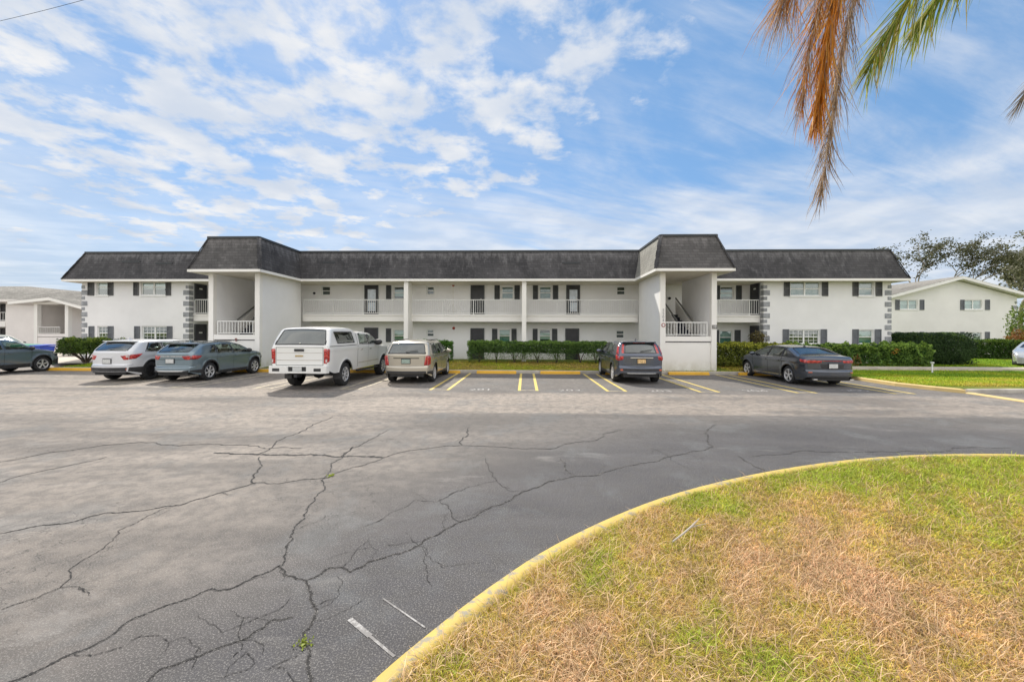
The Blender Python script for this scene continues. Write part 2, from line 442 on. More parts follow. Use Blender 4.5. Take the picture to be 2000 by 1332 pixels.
def lawn_z(x, y):
    t = min(1, max(0, (y-KY-.2)/3.2))
    return .125+.18*t*t*(3-2*t)
inner = kin+kin2[1:]+kin3[1:]
g = MB(); cols_ = []
for (x, y) in inner:
    Yb = 31.0
    cols_.append([(x, y+(Yb-y)*(k/14)**1.5) for k in range(15)])
vs = []
for c in cols_:
    for (x, y) in c: vs.append((x, y, lawn_z(x, y)))
fs = [(i*15+k, (i+1)*15+k, (i+1)*15+k+1, i*15+k+1) for i in range(len(cols_)-1) for k in range(14)]
lawn = tag(g.add(vs, fs).build('lawn', M_turf_far, smooth=True), kind='structure')
# concrete path left of the building and the pale walk through the right lawn
g = MB(); g.quad((GX(112,20.4),20.4,.20),(GX(200,20.4),20.4,.20),(GX(205,24),24,.325),(GX(100,24),24,.325)); g.quad((GX(100,24),24,.325),(GX(205,24),24,.325),(GX(190,33),33,.33),(GX(60,33),33,.33))
tag(g.build('path', M_path), kind='structure')
g = MB(); ya, yb = 19.85, 20.75
xs = [GX(1590, ya)+i*1.5 for i in range(18)]
for a, c in zip(xs, xs[1:]):
    g.box(a, c-.012, ya, yb, lawn_z(0, ya)-.05, lawn_z(0, yb)+.035)
tag(g.build('path', M_path), kind='structure')

# ---- island
kisl = isl + [isl[0]]
g = MB(); n = len(isl); inn = offset_closed(isl, -.175)
vs = []
for i in range(n):
    p, q = isl[i], inn[i]
    vs += [(*p, -.02), (p[0]*.96+q[0]*.04, p[1]*.96+q[1]*.04, .085), (p[0]*.80+q[0]*.20, p[1]*.80+q[1]*.20, .118), (*q, .122), (*q, .0)]
fs = [(i*5+k, ((i+1) % n)*5+k, ((i+1) % n)*5+k+1, i*5+k+1) for i in range(n) for k in range(4)]
tag(g.add(vs, fs).build('kerb', M_kerb_yellow, smooth=True), kind='structure')
g = MB(); rings = [offset_closed(isl, -.18)]
for k in range(1, 9):
    s_ = 1-k/9; rings.append([(isl_c[0]+(p[0]-isl_c[0])*s_, isl_c[1]+(p[1]-isl_c[1])*s_) for p in rings[0]])
def isl_z(x, y): return .108+.012*math.sin(x*3)*math.sin(y*2.7)
vs = [(x, y, isl_z(x, y)) for r in rings for (x, y) in r] + [(*isl_c, .13)]
fs = [(k*n+i, k*n+(i+1) % n, (k+1)*n+(i+1) % n, (k+1)*n+i) for k in range(8) for i in range(n)] + [(8*n+i, 8*n+(i+1) % n, 9*n) for i in range(n)]
tag(g.add(vs, fs).build('lawn', M_turf_near, smooth=True), kind='structure')

# ---- painted bay lines and numbers (thin sheets on the asphalt)
def sheet(g, a, b_, w, z=.004):
    a = Vector(a); b_ = Vector(b_); d = (b_-a).normalized(); nrm_ = Vector((-d.y, d.x))*w/2
    g.quad((*(a-nrm_), z), (*(b_-nrm_), z), (*(b_+nrm_), z), (*(a+nrm_), z))
YB0, YB1 = 13.12, 18.62
for i, xc in enumerate([-14.7, -11.75, -8.85, -5.85, -2.85, .10, 3.0, 5.98, 9.05, 12.1]):
    g = MB()
    for sx in (-.29, .29): sheet(g, (xc+sx, YB0), (xc+sx, YB1), .10)
    mm = M_line_yellow if xc > -4 else M_line_old
    tag(g.build('bay_line', mm), kind='structure')
    g = MB(); sheet(g, (xc-.24, YB0+.05), (xc+.24, YB0+.05), .09, .008)
    tag(g.build('bay_line', M_line_old), kind='structure')
def text_mesh(name, s, size, mat, loc, rot, parent=None, extrude=0.0, sx=1.0):
    cu = bpy.data.curves.new(name, 'FONT'); cu.body = s; cu.size = size; cu.align_x = 'CENTER'; cu.align_y = 'CENTER'; cu.extrude = extrude
    to = bpy.data.objects.new(name, cu); C.objects.link(to)
    dg = bpy.context.evaluated_depsgraph_get(); me = bpy.data.meshes.new_from_object(to.evaluated_get(dg))
    bpy.data.objects.remove(to); me.materials.clear(); me.materials.append(mat)
    o = bpy.data.objects.new(name, me); C.objects.link(o); o.location = loc; o.rotation_euler = rot; o.scale = (sx, 1, 1)
    if parent: o.parent = parent
    return o
for s, px, py in (('201', 939, 761), ('202', 1113, 762.5), ('203', 1290, 764), ('204', 1476, 763.5), ('205', 1672, 763)):
    x, y = GP(px, py)
    t = text_mesh('bay_number', s, .50, M_line_white, (x, y, .005), (0,0,0), sx=1.05)
    tag(t, kind='structure')

# ---- cracks, traced as real lines on the ground
def cr(pts, w, base=(0, 780), s=2.0): return ([(base[0]+x/s, base[1]+y/s) for x, y in pts], w)
L_, R_ = (0, 780), (1000, 780)
cracks = [
 cr([(-60,1160),(40,1104),(200,1035),(380,955),(500,870),(640,810),(840,740),(900,742),(1000,690),(1095,648)], .020),
 cr([(1105,650),(1120,600),(1150,510),(1200,430),(1235,380),(1265,310),(1295,250),(1340,228),(1380,190),(1440,160),(1520,120)], .022),
 cr([(1095,648),(1130,690),(1200,708),(1210,740),(1230,800),(1240,820),(1190,910),(1195,960),(1210,1030),(1215,1104),(1222,1160)], .024),
 cr([(1205,705),(1290,658),(1340,655),(1370,675),(1440,635),(1540,605),(1640,570),(1680,540),(1800,480),(1900,430),(2000,392),(2100,345),(2250,300),(2400,275),(2500,250),(2620,225),(2700,205),(2790,185),(2765,150),(2800,100)], .024),
 cr([(560,1130),(640,1050),(760,1010),(860,970),(980,925),(1070,860),(1150,850)], .020),
 cr([(0,525),(200,490),(420,442),(560,435),(700,415),(830,375),(900,355),(1000,325),(1270,308),(1380,265),(1500,228),(1600,200),(1720,185),(2000,190),(2150,195),(2330,160),(2430,120)], .022),
 cr([(0,245),(200,205),(400,180),(600,168),(700,182),(950,178),(1180,190)], .032),
 cr([(840,208),(1000,215),(1100,216),(1250,218),(1400,222),(1500,228)], .085),
 cr([(0,825),(150,775),(240,735),(280,700),(275,665),(380,600),(450,540),(470,510),(580,455),(700,410)], .014),
 cr([(1010,215),(1070,180),(1200,118),(1300,68)], .03), cr([(1015,225),(1015,270),(990,300),(1000,330)], .028),
 cr([(1710,400),(1760,370),(1900,325),(1940,320),(1910,260),(1900,230)], .014), cr([(1710,400),(1620,395),(1560,430),(1420,500)], .011),
 cr([(1720,400),(1760,430),(1780,470),(1800,480)], .014), cr([(2190,230),(2210,270),(2245,300)], .022),
 cr([(1940,320),(2000,350)], .014), cr([(1835,110),(1830,140),(1805,160),(1805,180)], .03), cr([(510,945),(560,920)], .014),
 cr([(860,1090),(980,1050),(1000,1030),(960,990)], .009), cr([(1040,1060),(1130,1015),(1170,1000)], .008),
 cr([(2540,190),(2600,215),(2690,265)], .013), cr([(2880,220),(2910,240),(3000,285)], .02),
 cr([(2930,225),(3060,215),(3150,200),(3400,205),(3700,200),(3950,190)], .018), cr([(240,735),(300,732),(370,742)], .010),
 cr([(780,840),(830,880),(870,910),(900,900)], .006), cr([(900,820),(980,850),(1060,865)], .006), cr([(640,960),(720,930),(770,965),(790,985)], .006),
 cr([(1320,690),(1330,760),(1290,800),(1240,822)], .007), cr([(1450,640),(1480,590),(1440,540)], .006), cr([(1640,570),(1665,600),(1740,660)], .007),
 cr([(1655,570),(1660,640),(1670,660)], .006), cr([(-20,330),(120,290),(240,265),(420,225)], .018), cr([(1370,195),(1380,185),(1330,225)], .02),
]
g = MB()
def crack(g, px, w, z=.004, pts=None, it=5):
    P = pts or [Vector(GP(*p)) for p in px]
    for _ in range(it):
        o = []
        for a, b_ in zip(P, P[1:]):
            d = b_-a; nn = Vector((-d.y, d.x)); o += [a, (a+b_)/2+nn*random.uniform(-.13, .13)]
        P = o+[P[-1]]
    n = len(P); vs = []
    for i, p in enumerate(P):
        t = (P[min(i+1,n-1)]-P[max(i-1,0)]).normalized(); nn = Vector((-t.y, t.x))
        ww = w*.25*random.choice((.25,.7,1,1,1.3,1.9))*random.uniform(.6, 1.3)*(1 if 2 < i < n-3 else .5)
        vs += [(*(p+nn*ww), z), (*(p-nn*ww*random.uniform(.6, 1.1)), z)]
    g.add(vs, [(2*i, 2*i+1, 2*i+3, 2*i+2) for i in range(n-1)])
    return P
P_all = []
for px, w_ in cracks:
    P_all.append((crack(g, px, w_), w_))
for P, w_ in P_all:                           # hairline side branches
    for _ in range(max(1, len(P)//110)):
        i = random.randrange(1, len(P)-1); p = P[i]
        if p.length > 9: continue
        t = (P[i+1]-P[i-1]).normalized(); a = random.choice((-1, 1))*random.uniform(.6, 1.4); d = Vector((t.x*math.cos(a)-t.y*math.sin(a), t.x*math.sin(a)+t.y*math.cos(a))); pts = [p]
        for k in range(random.randint(4, 9)):
            b = random.uniform(-.6, .6); d = Vector((d.x*math.cos(b)-d.y*math.sin(b), d.x*math.sin(b)+d.y*math.cos(b))); pts.append(pts[-1]+d*random.uniform(.02, .07))
        crack(g, None, .008, pts=pts, it=2)
tag(g.build('road_crack', M_crack), kind='structure')
g = MB()                                      # ravelled grit along the wider cracks
for P, w_ in P_all:
    if w_ < .018: continue
    n = len(P); vs = []
    for i, p in enumerate(P):
        t = (P[min(i+1,n-1)]-P[max(i-1,0)]).normalized(); nn = Vector((-t.y, t.x)); vs += [(*(p+nn*(w_*.2+random.uniform(0, .010))), .002), (*(p-nn*(w_*.2+random.uniform(0, .010))), .002)]
    g.add(vs, [(2*i, 2*i+1, 2*i+3, 2*i+2) for i in range(n-1)])
tag(g.build('road_crack', M_crumb), kind='structure')
# ghost lines of an older layout
for a, c, w_ in (((1370,858),(1450,925),.035), ((1450,925),(1545,1005),.018), ((1500,778),(1665,892),.012)):
    g = MB(); sheet(g, GP(a[0]/2, 780+a[1]/2), GP(c[0]/2, 780+c[1]/2), w_, .0035); tag(g.build('old_line', M_old_white), kind='structure')

# ---- grass blades on the island (real blades, colour by patch)
def inside(P, poly):
    x, y = P[:, 0], P[:, 1]; res = np.zeros(len(P), bool); n = len(poly)
    for i in range(n):
        x1, y1 = poly[i]; x2, y2 = poly[(i+1) % n]
        c = ((y1 > y) != (y2 > y)) & (x < (x2-x1)*(y-y1)/(y2-y1+1e-12)+x1); res ^= c
    return res
def blades(P, L, Wd, tilt, cols, name, kindlabel, zfun, g=rng):
    n = len(P); az = g.uniform(0, 2*np.pi, n); el = tilt*g.uniform(.4, 1.25, n)
    d = np.stack([np.cos(az), np.sin(az)], 1); s = np.stack([-d[:, 1], d[:, 0]], 1)
    l = L*g.uniform(.5, 1.5, n); wd = Wd*g.uniform(.6, 1.4, n)
    z0 = zfun
    p0 = np.column_stack([P, z0]); e1 = np.column_stack([d*(np.sin(el)*l*.5)[:, None], np.cos(el)*l*.5])
    el2 = el+g.uniform(.1, .9, n)
    e2 = np.column_stack([d*(np.sin(el2)*l*.5)[:, None], np.cos(el2)*l*.5])
    S = np.column_stack([s*wd[:, None]*.5, np.zeros(n)])
    q1 = np.stack([p0-S, p0+S, p0+e1+S*.8, p0+e1-S*.8], 1)
    q2 = np.stack([p0+e1-S*.8, p0+e1+S*.8, p0+e1+e2+S*.15, p0+e1+e2-S*.15], 1)
    Q = np.concatenate([q1, q2]); cc = np.concatenate([cols*.85, cols])
    return Q, cc
rings0 = offset_closed(isl, -.145)
g_ = np.random.default_rng(11)
NB = 460000
cand = np.column_stack([g_.uniform(-.8, 12.5, NB*2), g_.uniform(1.6, 7.0, NB*2)])
dd = np.hypot(cand[:, 0], cand[:, 1])
vis = (cand[:, 0]/cand[:, 1] < 1.5) & (cand[:, 1] > 1.75)
keep = inside(cand, rings0) & vis & (g_.uniform(0, 1, len(cand)) < np.clip(3.4/dd, .15, 1)**1.2)
P = cand[keep]
P3 = np.column_stack([P, np.zeros(len(P))])
def blob(P, px, py, r):
    x, y = GP(px, py, .12); return np.exp(-((P[:, 0]-x)**2+(P[:, 1]-y)**2)/(r*r))
green = .30*vnoise(P3, 1.3, 3)+.34*vnoise(P3, 4.2, 4)+.28*vnoise(P3, 11, 9)+.2*vnoise(P3, 26, 10)
green += np.clip((P[:, 1]-4.2)*.42, -.35, .75)
for (px, py, r, a) in ((1480,1300,.20,.8),(1290,1250,.16,.6),(1345,1235,.08,1.0),(1400,1195,.10,.8),(1920,1040,.55,.7),(1780,1100,.35,.5),(1250,960,.25,.6),(1400,985,.35,.9),(1180,1150,.15,.7),(1620,920,.8,.5),(880,1290,.12,.8),(1680,1280,.2,.5),(1560,1180,.2,.5)):
    green += a*blob(P, px, py, r)
for (px, py, r, a) in ((1640,1120,.7,.6),(1100,1250,.45,.5),(1650,1020,.9,.5),(1780,1200,.5,.5),(1400,1100,.6,.35),(1150,1320,.35,.3)):
    green -= a*blob(P, px, py, r)
green += g_.normal(0, .32, len(P))
pal = np.array([[.80,.52,.30],[.80,.53,.19],[.70,.53,.11],[.60,.53,.06],[.48,.51,.045],[.38,.47,.035]])
t = np.clip((green+1.15)/2.0, 0, .9999)*5; i0 = t.astype(int); f = (t-i0)[:, None]
col = pal[i0]*(1-f)+pal[np.minimum(i0+1, 5)]*f
col *= g_.uniform(.55, 1.25, len(P))[:, None]
col[:, 0] *= g_.uniform(.9, 1.1, len(P)); col *= (1+.16*vnoise(P3, 8, 31)+.10*vnoise(P3, 22, 32))[:, None]
zz = .106+.012*np.sin(P[:, 0]*3)*np.sin(P[:, 1]*2.7)
ln = .044+.012*np.clip(green, 0, 1.5)
Q, cc = blades(P, ln, 0.0037*np.clip(dd[keep]/3.5, .8, 1.6), .95, col, 'grass', '', zz, g_)
sel = g_.uniform(0, 1, len(P)) < .08           # long flat runners and dead thatch
Pr = P[sel]; cr_ = np.array([[.78,.55,.32]])*g_.uniform(.45, 1.2, (len(Pr), 1)); gm = green[sel] > .55; cr_[gm] = np.array([.50,.58,.08])*g_.uniform(.6, 1.3, (gm.sum(), 1))
Q2, cc2 = blades(Pr, np.full(len(Pr), .11), .0045, 1.25, cr_, 'grass', '', zz[sel]+.012, g_); Q = np.concatenate([Q, Q2]); cc = np.concatenate([cc, cc2])
tag(np_quads('grass', Q, M_grass, col=cc), 'patchy brown and green lawn grass on the near kerbed island', 'grass', kind='stuff')
# grass of the far lawn
g_ = np.random.default_rng(12)
n = 230000
P = np.column_stack([g_.uniform(LX, 30, n), KY+.2+(g_.uniform(0, 1, n)**1.3)*9.5])
kxy = [(p[0], p[1]) for p in inner]; 
extra = np.column_stack([g_.uniform(12, 26, 110000), g_.uniform(14.2, 19, 110000)])
P = np.concatenate([P, extra])
lowy = np.interp(P[:, 0], [p[0] for p in inner], [p[1] for p in inner])
ok = (P[:, 1] > lowy+.03) & ~((P[:, 1] > 19.78) & (P[:, 1] < 20.85) & (P[:, 0] > xs[0]-.1)) & ~((P[:, 1] > 22.0) & (P[:, 0] > -27.4) & (P[:, 0] < 20.2))
ok &= ~((P[:, 0] > 6.2) & (P[:, 0] < 9.6) & (P[:, 1] > 19)) & ~((P[:, 0] > -15.6) & (P[:, 0] < -12.6) & (P[:, 1] > 19)) & ~((P[:, 0] < GX(203, 24)) & (P[:, 1] > 20.3))
P = P[ok]; P3 = np.column_stack([P, np.zeros(len(P))])
gr = .5*vnoise(P3, 1.0, 5)+.3*vnoise(P3, 4, 6)+g_.normal(0, .3, len(P))
gr += np.where(P[:, 0] > 12, .25+np.clip((P[:, 1]-16.5)*.22, -.4, .6), np.where(P[:, 0] < -15, .35, -.45))
pal = np.array([[.62,.42,.14],[.64,.52,.07],[.52,.56,.04],[.38,.52,.025],[.24,.42,.02]])
t = np.clip((gr+.9)/1.8, 0, .9999)*4; i0 = t.astype(int); f = (t-i0)[:, None]
col = (pal[i0]*(1-f)+pal[np.minimum(i0+1, 4)]*f)*g_.uniform(.55, 1.2, len(P))[:, None]
tt = np.clip((P[:, 1]-KY-.2)/3.2, 0, 1); zz = .12+.18*tt*tt*(3-2*tt)
Q, cc = blades(P, .06, .022, .6, col, 'grass', '', zz, g_)
tag(np_quads('grass', Q, M_grass, col=cc), 'green lawn grass between the parking kerb and the building', 'grass', kind='stuff')
# small weeds in the cracks, fallen twig, leaf litter
for k, (px, py, lab) in enumerate(((647, 930, 'small pale weed in the upper crack of the asphalt'), (597, 1257, 'bright yellow-green weed in the crack nearest the camera'))):
    x, y = GP(px, py); P = np.column_stack([g_.normal(x, .022, 60), g_.normal(y, .022, 60), g_.uniform(.005, .025, 60)])
    cw = np.tile(np.array([[.30,.36,.05]]), (60, 1))*g_.uniform(.6, 1.3, 60)[:, None]
    tag(np_quads('weed', leaf_quads(P, .022, g=g_), M_leaf, col=cw), lab, 'weed', 'weeds growing in the asphalt cracks')
g = MB(); tw = [GP(1315,1068,.13), GP(1335,1055,.13), GP(1352,1042,.13), GP(1367,1028,.13)]
g.tube([(*p, .175+.01*i) for i, p in enumerate(tw)], [.006,.008,.008,.004], 6)
g.tube([(*tw[2], .19), (*GP(1385,1030,.13), .17)], [.005,.002], 5)
tag(g.build('fallen_twig', plain('grey_twig', (.38,.34,.29), .9)), 'bare grey twig lying on the near grass island', 'twig')
# ================================================================== BUILDINGS
def wl(o):
    v = Vector((0,0,0))
    while o is not None: v += o.location; o = o.parent
    return v
def put(mb, name, mat, parent, **kw):
    o = mb.build(name, mat, parent, **kw)
    if parent is not None: o.location = -wl(parent)
    return o

def stucco(name, col, var=.05, rough=.9):
    m, nt, b = new_mat(name)
    tc = (N(nt, 'ShaderNodeTexCoord'), 3)
    n1 = noise_tex(nt, tc, .6, 5, .6); n2 = noise_tex(nt, tc, 5, 6, .65, stretch=(1, 1, .35)); n3 = noise_tex(nt, tc, 70, 3, .6)
    a = mixc(nt, sstep(nt, n1, .3, .7), tuple(c*(1-var) for c in col), tuple(min(.93, c*(1+var*.6)) for c in col))
    a = mixc(nt, mth(nt, 'MULTIPLY', sstep(nt, n2, .55, .8), .16), a, (col[0]*.72, col[1]*.68, col[2]*.6))
    sz = N(nt, 'ShaderNodeSeparateXYZ'); nt.links.new(tc[0].outputs[3], sz.inputs[0])
    splash = mth(nt, 'MULTIPLY', mth(nt, 'MULTIPLY', sstep(nt, (sz, 2), .75, .15), sstep(nt, noise_tex(nt, tc, 3, 5, .6), .3, .65)), .45)
    a = mixc(nt, splash, a, (col[0]*.55, col[1]*.50, col[2]*.38))
    setin(nt, b, 'Base Color', a); b.inputs['Roughness'].default_value = rough; b.inputs['Specular IOR Level'].default_value = .25
    bump(nt, b, mth(nt, 'ADD', n3, n2), .006, .35)
    return m
M_wall = stucco('white_stucco', (.815, .808, .805)); M_trim = stucco('white_trim', (.83, .81, .77), .03, .7)
M_cream = stucco('cream_stucco', (.80, .785, .765)); M_pink = stucco('pinkish_stucco', (.79, .75, .72))
M_quoin = plain('grey_quoin_block', (.30, .31, .325), .85, var=.22, vscale=4, fine=.4)
M_shutter = plain('dark_shutter', (.075, .080, .085), .6, var=.1); M_shutter_pale = plain('grey_shutter', (.135, .145, .16), .6, var=.1)
M_white = plain('window_white', (.80, .80, .78), .45, var=.03)
M_blind = plain('blind_white', (.66, .68, .67), .7, var=.06); M_blindg = plain('blind_grey', (.36, .37, .38), .7, var=.15, vscale=8)
M_room = plain('dark_interior', (.035, .045, .045), .9, var=.4); M_teal = plain('teal_tinted_curtain', (.16, .30, .28), .8, var=.3, vscale=2)
M_door = plain('dark_door', (.022, .022, .028), .4, var=.2); M_doorf = plain('door_frame_dark', (.055, .06, .065), .5)
M_rail = plain('railing_paint', (.74, .74, .71), .5, var=.04)
M_step = plain('stair_dark', (.022, .024, .034), .8); M_metal = plain('dark_metal', (.04, .04, .045), .45, metal=.4)
M_red = plain('red_enamel', (.40, .05, .03), .5)
M_ceil = stucco('soffit', (.72, .67, .55))
def glass_mat(name, tint=(.55, .75, .70), refl=.25):
    m, nt, b = new_mat(name)
    nt.nodes.remove(b); out = nt.nodes['Material Output']
    tr = N(nt, 'ShaderNodeBsdfTransparent'); tr.inputs[0].default_value = (*tint, 1)
    gl = N(nt, 'ShaderNodeBsdfGlossy'); gl.inputs['Roughness'].default_value = .03; gl.inputs[0].default_value = (.9, .95, .95, 1)
    tc = (N(nt, 'ShaderNodeTexCoord'), 3)
    bp = N(nt, 'ShaderNodeBump'); bp.inputs['Distance'].default_value = .02; bp.inputs['Strength'].default_value = .15
    nn = noise_tex(nt, tc, 1.5, 2); nt.links.new(nn[0].outputs[0], bp.inputs['Height']); nt.links.new(bp.outputs[0], gl.inputs['Normal'])
    lw = N(nt, 'ShaderNodeLayerWeight'); lw.inputs[0].default_value = .28
    f = mth(nt, 'ADD', mth(nt, 'MULTIPLY', (lw, 1), .6), refl, clamp=True)
    mx = N(nt, 'ShaderNodeMixShader'); nt.links.new(f[0].outputs[0], mx.inputs[0]); nt.links.new(tr.outputs[0], mx.inputs[1]); nt.links.new(gl.outputs[0], mx.inputs[2])
    nt.links.new(mx.outputs[0], out.inputs[0])
    return m
M_glass = glass_mat('window_glass', (.62, .78, .74), .10)

def roof_mat(name, dark, mid, light, lich=0.0):
    m, nt, b = new_mat(name)
    tc = (N(nt, 'ShaderNodeTexCoord'), 3); s = N(nt, 'ShaderNodeSeparateXYZ'); nt.links.new(tc[0].outputs[3], s.inputs[0])
    n1 = noise_tex(nt, tc, .55, 5, .62, .4, stretch=(1, 1, .5)); n2 = noise_tex(nt, tc, 4.5, 6, .65, stretch=(1, 1, .14)); n3 = noise_tex(nt, tc, 22, 3, .6)
    a = mixc(nt, sstep(nt, n1, .36, .66), dark, mid)
    # washed-out streaks running down from the top edge
    top = sstep(nt, (s, 2), 5.7, 6.45)
    a = mixc(nt, mth(nt, 'MULTIPLY', sstep(nt, mth(nt, 'ADD', n2, mth(nt, 'MULTIPLY', top, .24)), .50, .86), .80), a, light)
    # individual shingle tabs
    bt = N(nt, 'ShaderNodeTexBrick'); bt.inputs['Scale'].default_value = 1.0
    bt.inputs['Brick Width'].default_value = .30; bt.inputs['Row Height'].default_value = .135; bt.inputs['Mortar Size'].default_value = .009
    bt.inputs[1].default_value = (.55,.55,.55,1); bt.inputs[2].default_value = (1,1,1,1); bt.inputs[3].default_value = (.30,.30,.30,1)
    cb = N(nt, 'ShaderNodeCombineXYZ'); ad = mth(nt, 'ADD', (s, 0), (s, 1)); nt.links.new(ad[0].outputs[0], cb.inputs[0]); nt.links.new(s.outputs[2], cb.inputs[1]); nt.links.new(cb.outputs[0], bt.inputs['Vector'])
    mm = N(nt, 'ShaderNodeMix'); mm.data_type = 'RGBA'; mm.blend_type = 'MULTIPLY'; mm.inputs[0].default_value = .55
    nt.links.new(a[0].outputs[a[1]], mm.inputs[6]); nt.links.new(bt.outputs[0], mm.inputs[7])
    c = (mm, 2)
    if lich: c = mixc(nt, mth(nt, 'MULTIPLY', sstep(nt, n3, .3, .65), lich), c, (.36, .35, .31))
    setin(nt, b, 'Base Color', c); b.inputs['Roughness'].default_value = .95; b.inputs['Specular IOR Level'].default_value = .15
    bump(nt, b, (bt, 1), -.02, .6) if False else bump(nt, b, mth(nt, 'ADD', n3, mth(nt, 'MULTIPLY', (bt, 1), -1.0)), .015, .5)
    return m
M_roof = roof_mat('roof_shingle', (.064, .063, .067), (.105, .102, .106), (.205, .20, .205))
M_roof_t = roof_mat('roof_shingle_tower', (.105, .102, .102), (.14, .134, .134), (.20, .19, .19))
M_roof_l = roof_mat('roof_shingle_sunlit_weathered', (.24, .23, .21), (.32, .31, .28), (.40, .385, .34), .5)  # right tower's left slope: sunlight painted in as paler shingle, with some lichen
M_roof_far = roof_mat('roof_shingle_pale', (.20, .19, .17), (.27, .255, .23), (.34, .32, .29))
M_drip = plain('roof_edge_dark', (.035, .04, .045), .6)

def wall_holes(g, Y, x0, x1, z0, z1, holes, depth=.16, back=.28):
    """front-facing wall (towards -Y) with rectangular openings and reveals"""
    X = sorted({x0, x1} | {h[0] for h in holes} | {h[1] for h in holes}); Z = sorted({z0, z1} | {h[2] for h in holes} | {h[3] for h in holes})
    for yy, fl in ((Y, 0), (Y+back, 1)):
        for a, b_ in zip(X, X[1:]):
            for c, d in zip(Z, Z[1:]):
                mx, mz = (a+b_)/2, (c+d)/2
                if any(h[0] < mx < h[1] and h[2] < mz < h[3] for h in holes) and not fl: continue
                q = [(a,yy,c),(b_,yy,c),(b_,yy,d),(a,yy,d)]
                g.quad(*(q if not fl else q[::-1]))
    for h in holes:
        a, b_, c, d = h; y2 = Y+depth
        g.quad((a,Y,c),(a,Y,d),(a,y2,d),(a,y2,c)); g.quad((b_,Y,c),(b_,y2,c),(b_,y2,d),(b_,Y,d))
        g.quad((a,Y,c),(a,y2,c),(b_,y2,c),(b_,Y,c)); g.quad((a,Y,d),(b_,Y,d),(b_,y2,d),(a,y2,d))
    for a in (x0, x1): g.quad((a,Y,z0),(a,Y+back,z0),(a,Y+back,z1),(a,Y,z1))

def window(par, x0, x1, z0, z1, Y, panes=1, style='blind', rail=.5, sill=True):
    """frame > pane, blind"""
    f = MB(); y0, y1 = Y+.05, Y+.11; t = .055
    f.box(x0+.002, x0+t, y0, y1, z0, z1-.002); f.box(x1-t, x1-.002, y0, y1, z0, z1-.002)
    f.box(x0+t, x1-t, y0+.001, y1-.001, z0, z0+t); f.box(x0+t, x1-t, y0+.001, y1-.001, z1-t, z1-.002)
    w_ = (x1-x0)/panes
    for k in range(1, panes): f.box(x0+w_*k-.04, x0+w_*k+.04, y0+.002, y1-.002, z0+t, z1-t)
    zr = z0+(z1-z0)*rail
    if rail:
        for k in range(panes): f.box(x0+w_*k+t, x0+w_*(k+1)-t, y0+.003, y1-.003, zr-.024, zr+.024)
    if sill: f.box(x0-.06, x1+.06, Y-.05, Y+.05, z0-.07, z0-.002)
    fr = put(f, 'window', M_white, par)
    p = MB()
    p.quad((x0+.03, y1-.03, z0+.03), (x1-.03, y1-.03, z0+.03), (x1-.03, y1-.03, z1-.03), (x0+.03, y1-.03, z1-.03))
    put(p, 'pane', M_glass, fr)
    r = MB(); yr = Y+.158; r.quad((x0, yr, z0), (x1, yr, z0), (x1, yr, z1), (x0, yr, z1)); put(r, 'window_back', M_teal if style == 'teal' else M_room, fr)
    bl = MB(); yb = Y+.128
    def blind(za, zb):
        n_ = max(2, int((zb-za)/.05))
        for i in range(n_):
            a = za+(zb-za)*i/n_; c = za+(zb-za)*(i+1)/n_
            bl.quad((x0+.03, yb+.012, a), (x1-.03, yb+.012, a), (x1-.03, yb-.006, c), (x0+.03, yb-.006, c))
    if style == 'blind': blind(z0+(z1-z0)*.50, z1-.03)
    elif style == 'full': blind(z0+.04, z1-.04)
    elif style == 'half': blind(z0+(z1-z0)*.25, z1-.22)
    elif style == 'grid':
        for i in range(1, 3*panes): xx = x0+(x1-x0)*i/(3*panes); bl.box(xx-.012, xx+.012, yb-.05, yb-.04, z0+.05, z1-.05)
        for q in (.25, .75): bl.box(x0+.05, x1-.05, yb-.052, yb-.042, z0+(z1-z0)*q-.012, z0+(z1-z0)*q+.012)
    elif style == 'teal': blind(z0+(z1-z0)*.55, z1-.10)
    if bl.v: put(bl, 'blind', M_blind if style != 'full' else M_blindg, fr)
    return fr

def shutter(par, x0, x1, z0, z1, Y, mat):
    s = MB(); t = .05; y0, y1 = Y-.045, Y-.002
    s.box(x0, x0+t, y0, y1, z0, z1); s.box(x1-t, x1, y0, y1, z0, z1)
    s.box(x0+t, x1-t, y0+.001, y1, z0, z0+t); s.box(x0+t, x1-t, y0+.001, y1, z1-t, z1); zm = (z0+z1)/2; s.box(x0+t, x1-t, y0+.001, y1, zm-.03, zm+.03)
    n_ = int((z1-z0-.16)/.055)
    for i in range(n_):
        z = z0+t+(z1-z0-2*t)*(i+.5)/n_
        s.add([(x0+t,y1-.008,z+.024),(x1-t,y1-.008,z+.024),(x1-t,y0+.008,z-.024),(x0+t,y0+.008,z-.024)], [(0,1,2,3)])
    s.box(x0+t, x1-t, y1-.006, y1-.001, z0+t, z1-t)
    return put(s, 'shutter', mat, par)

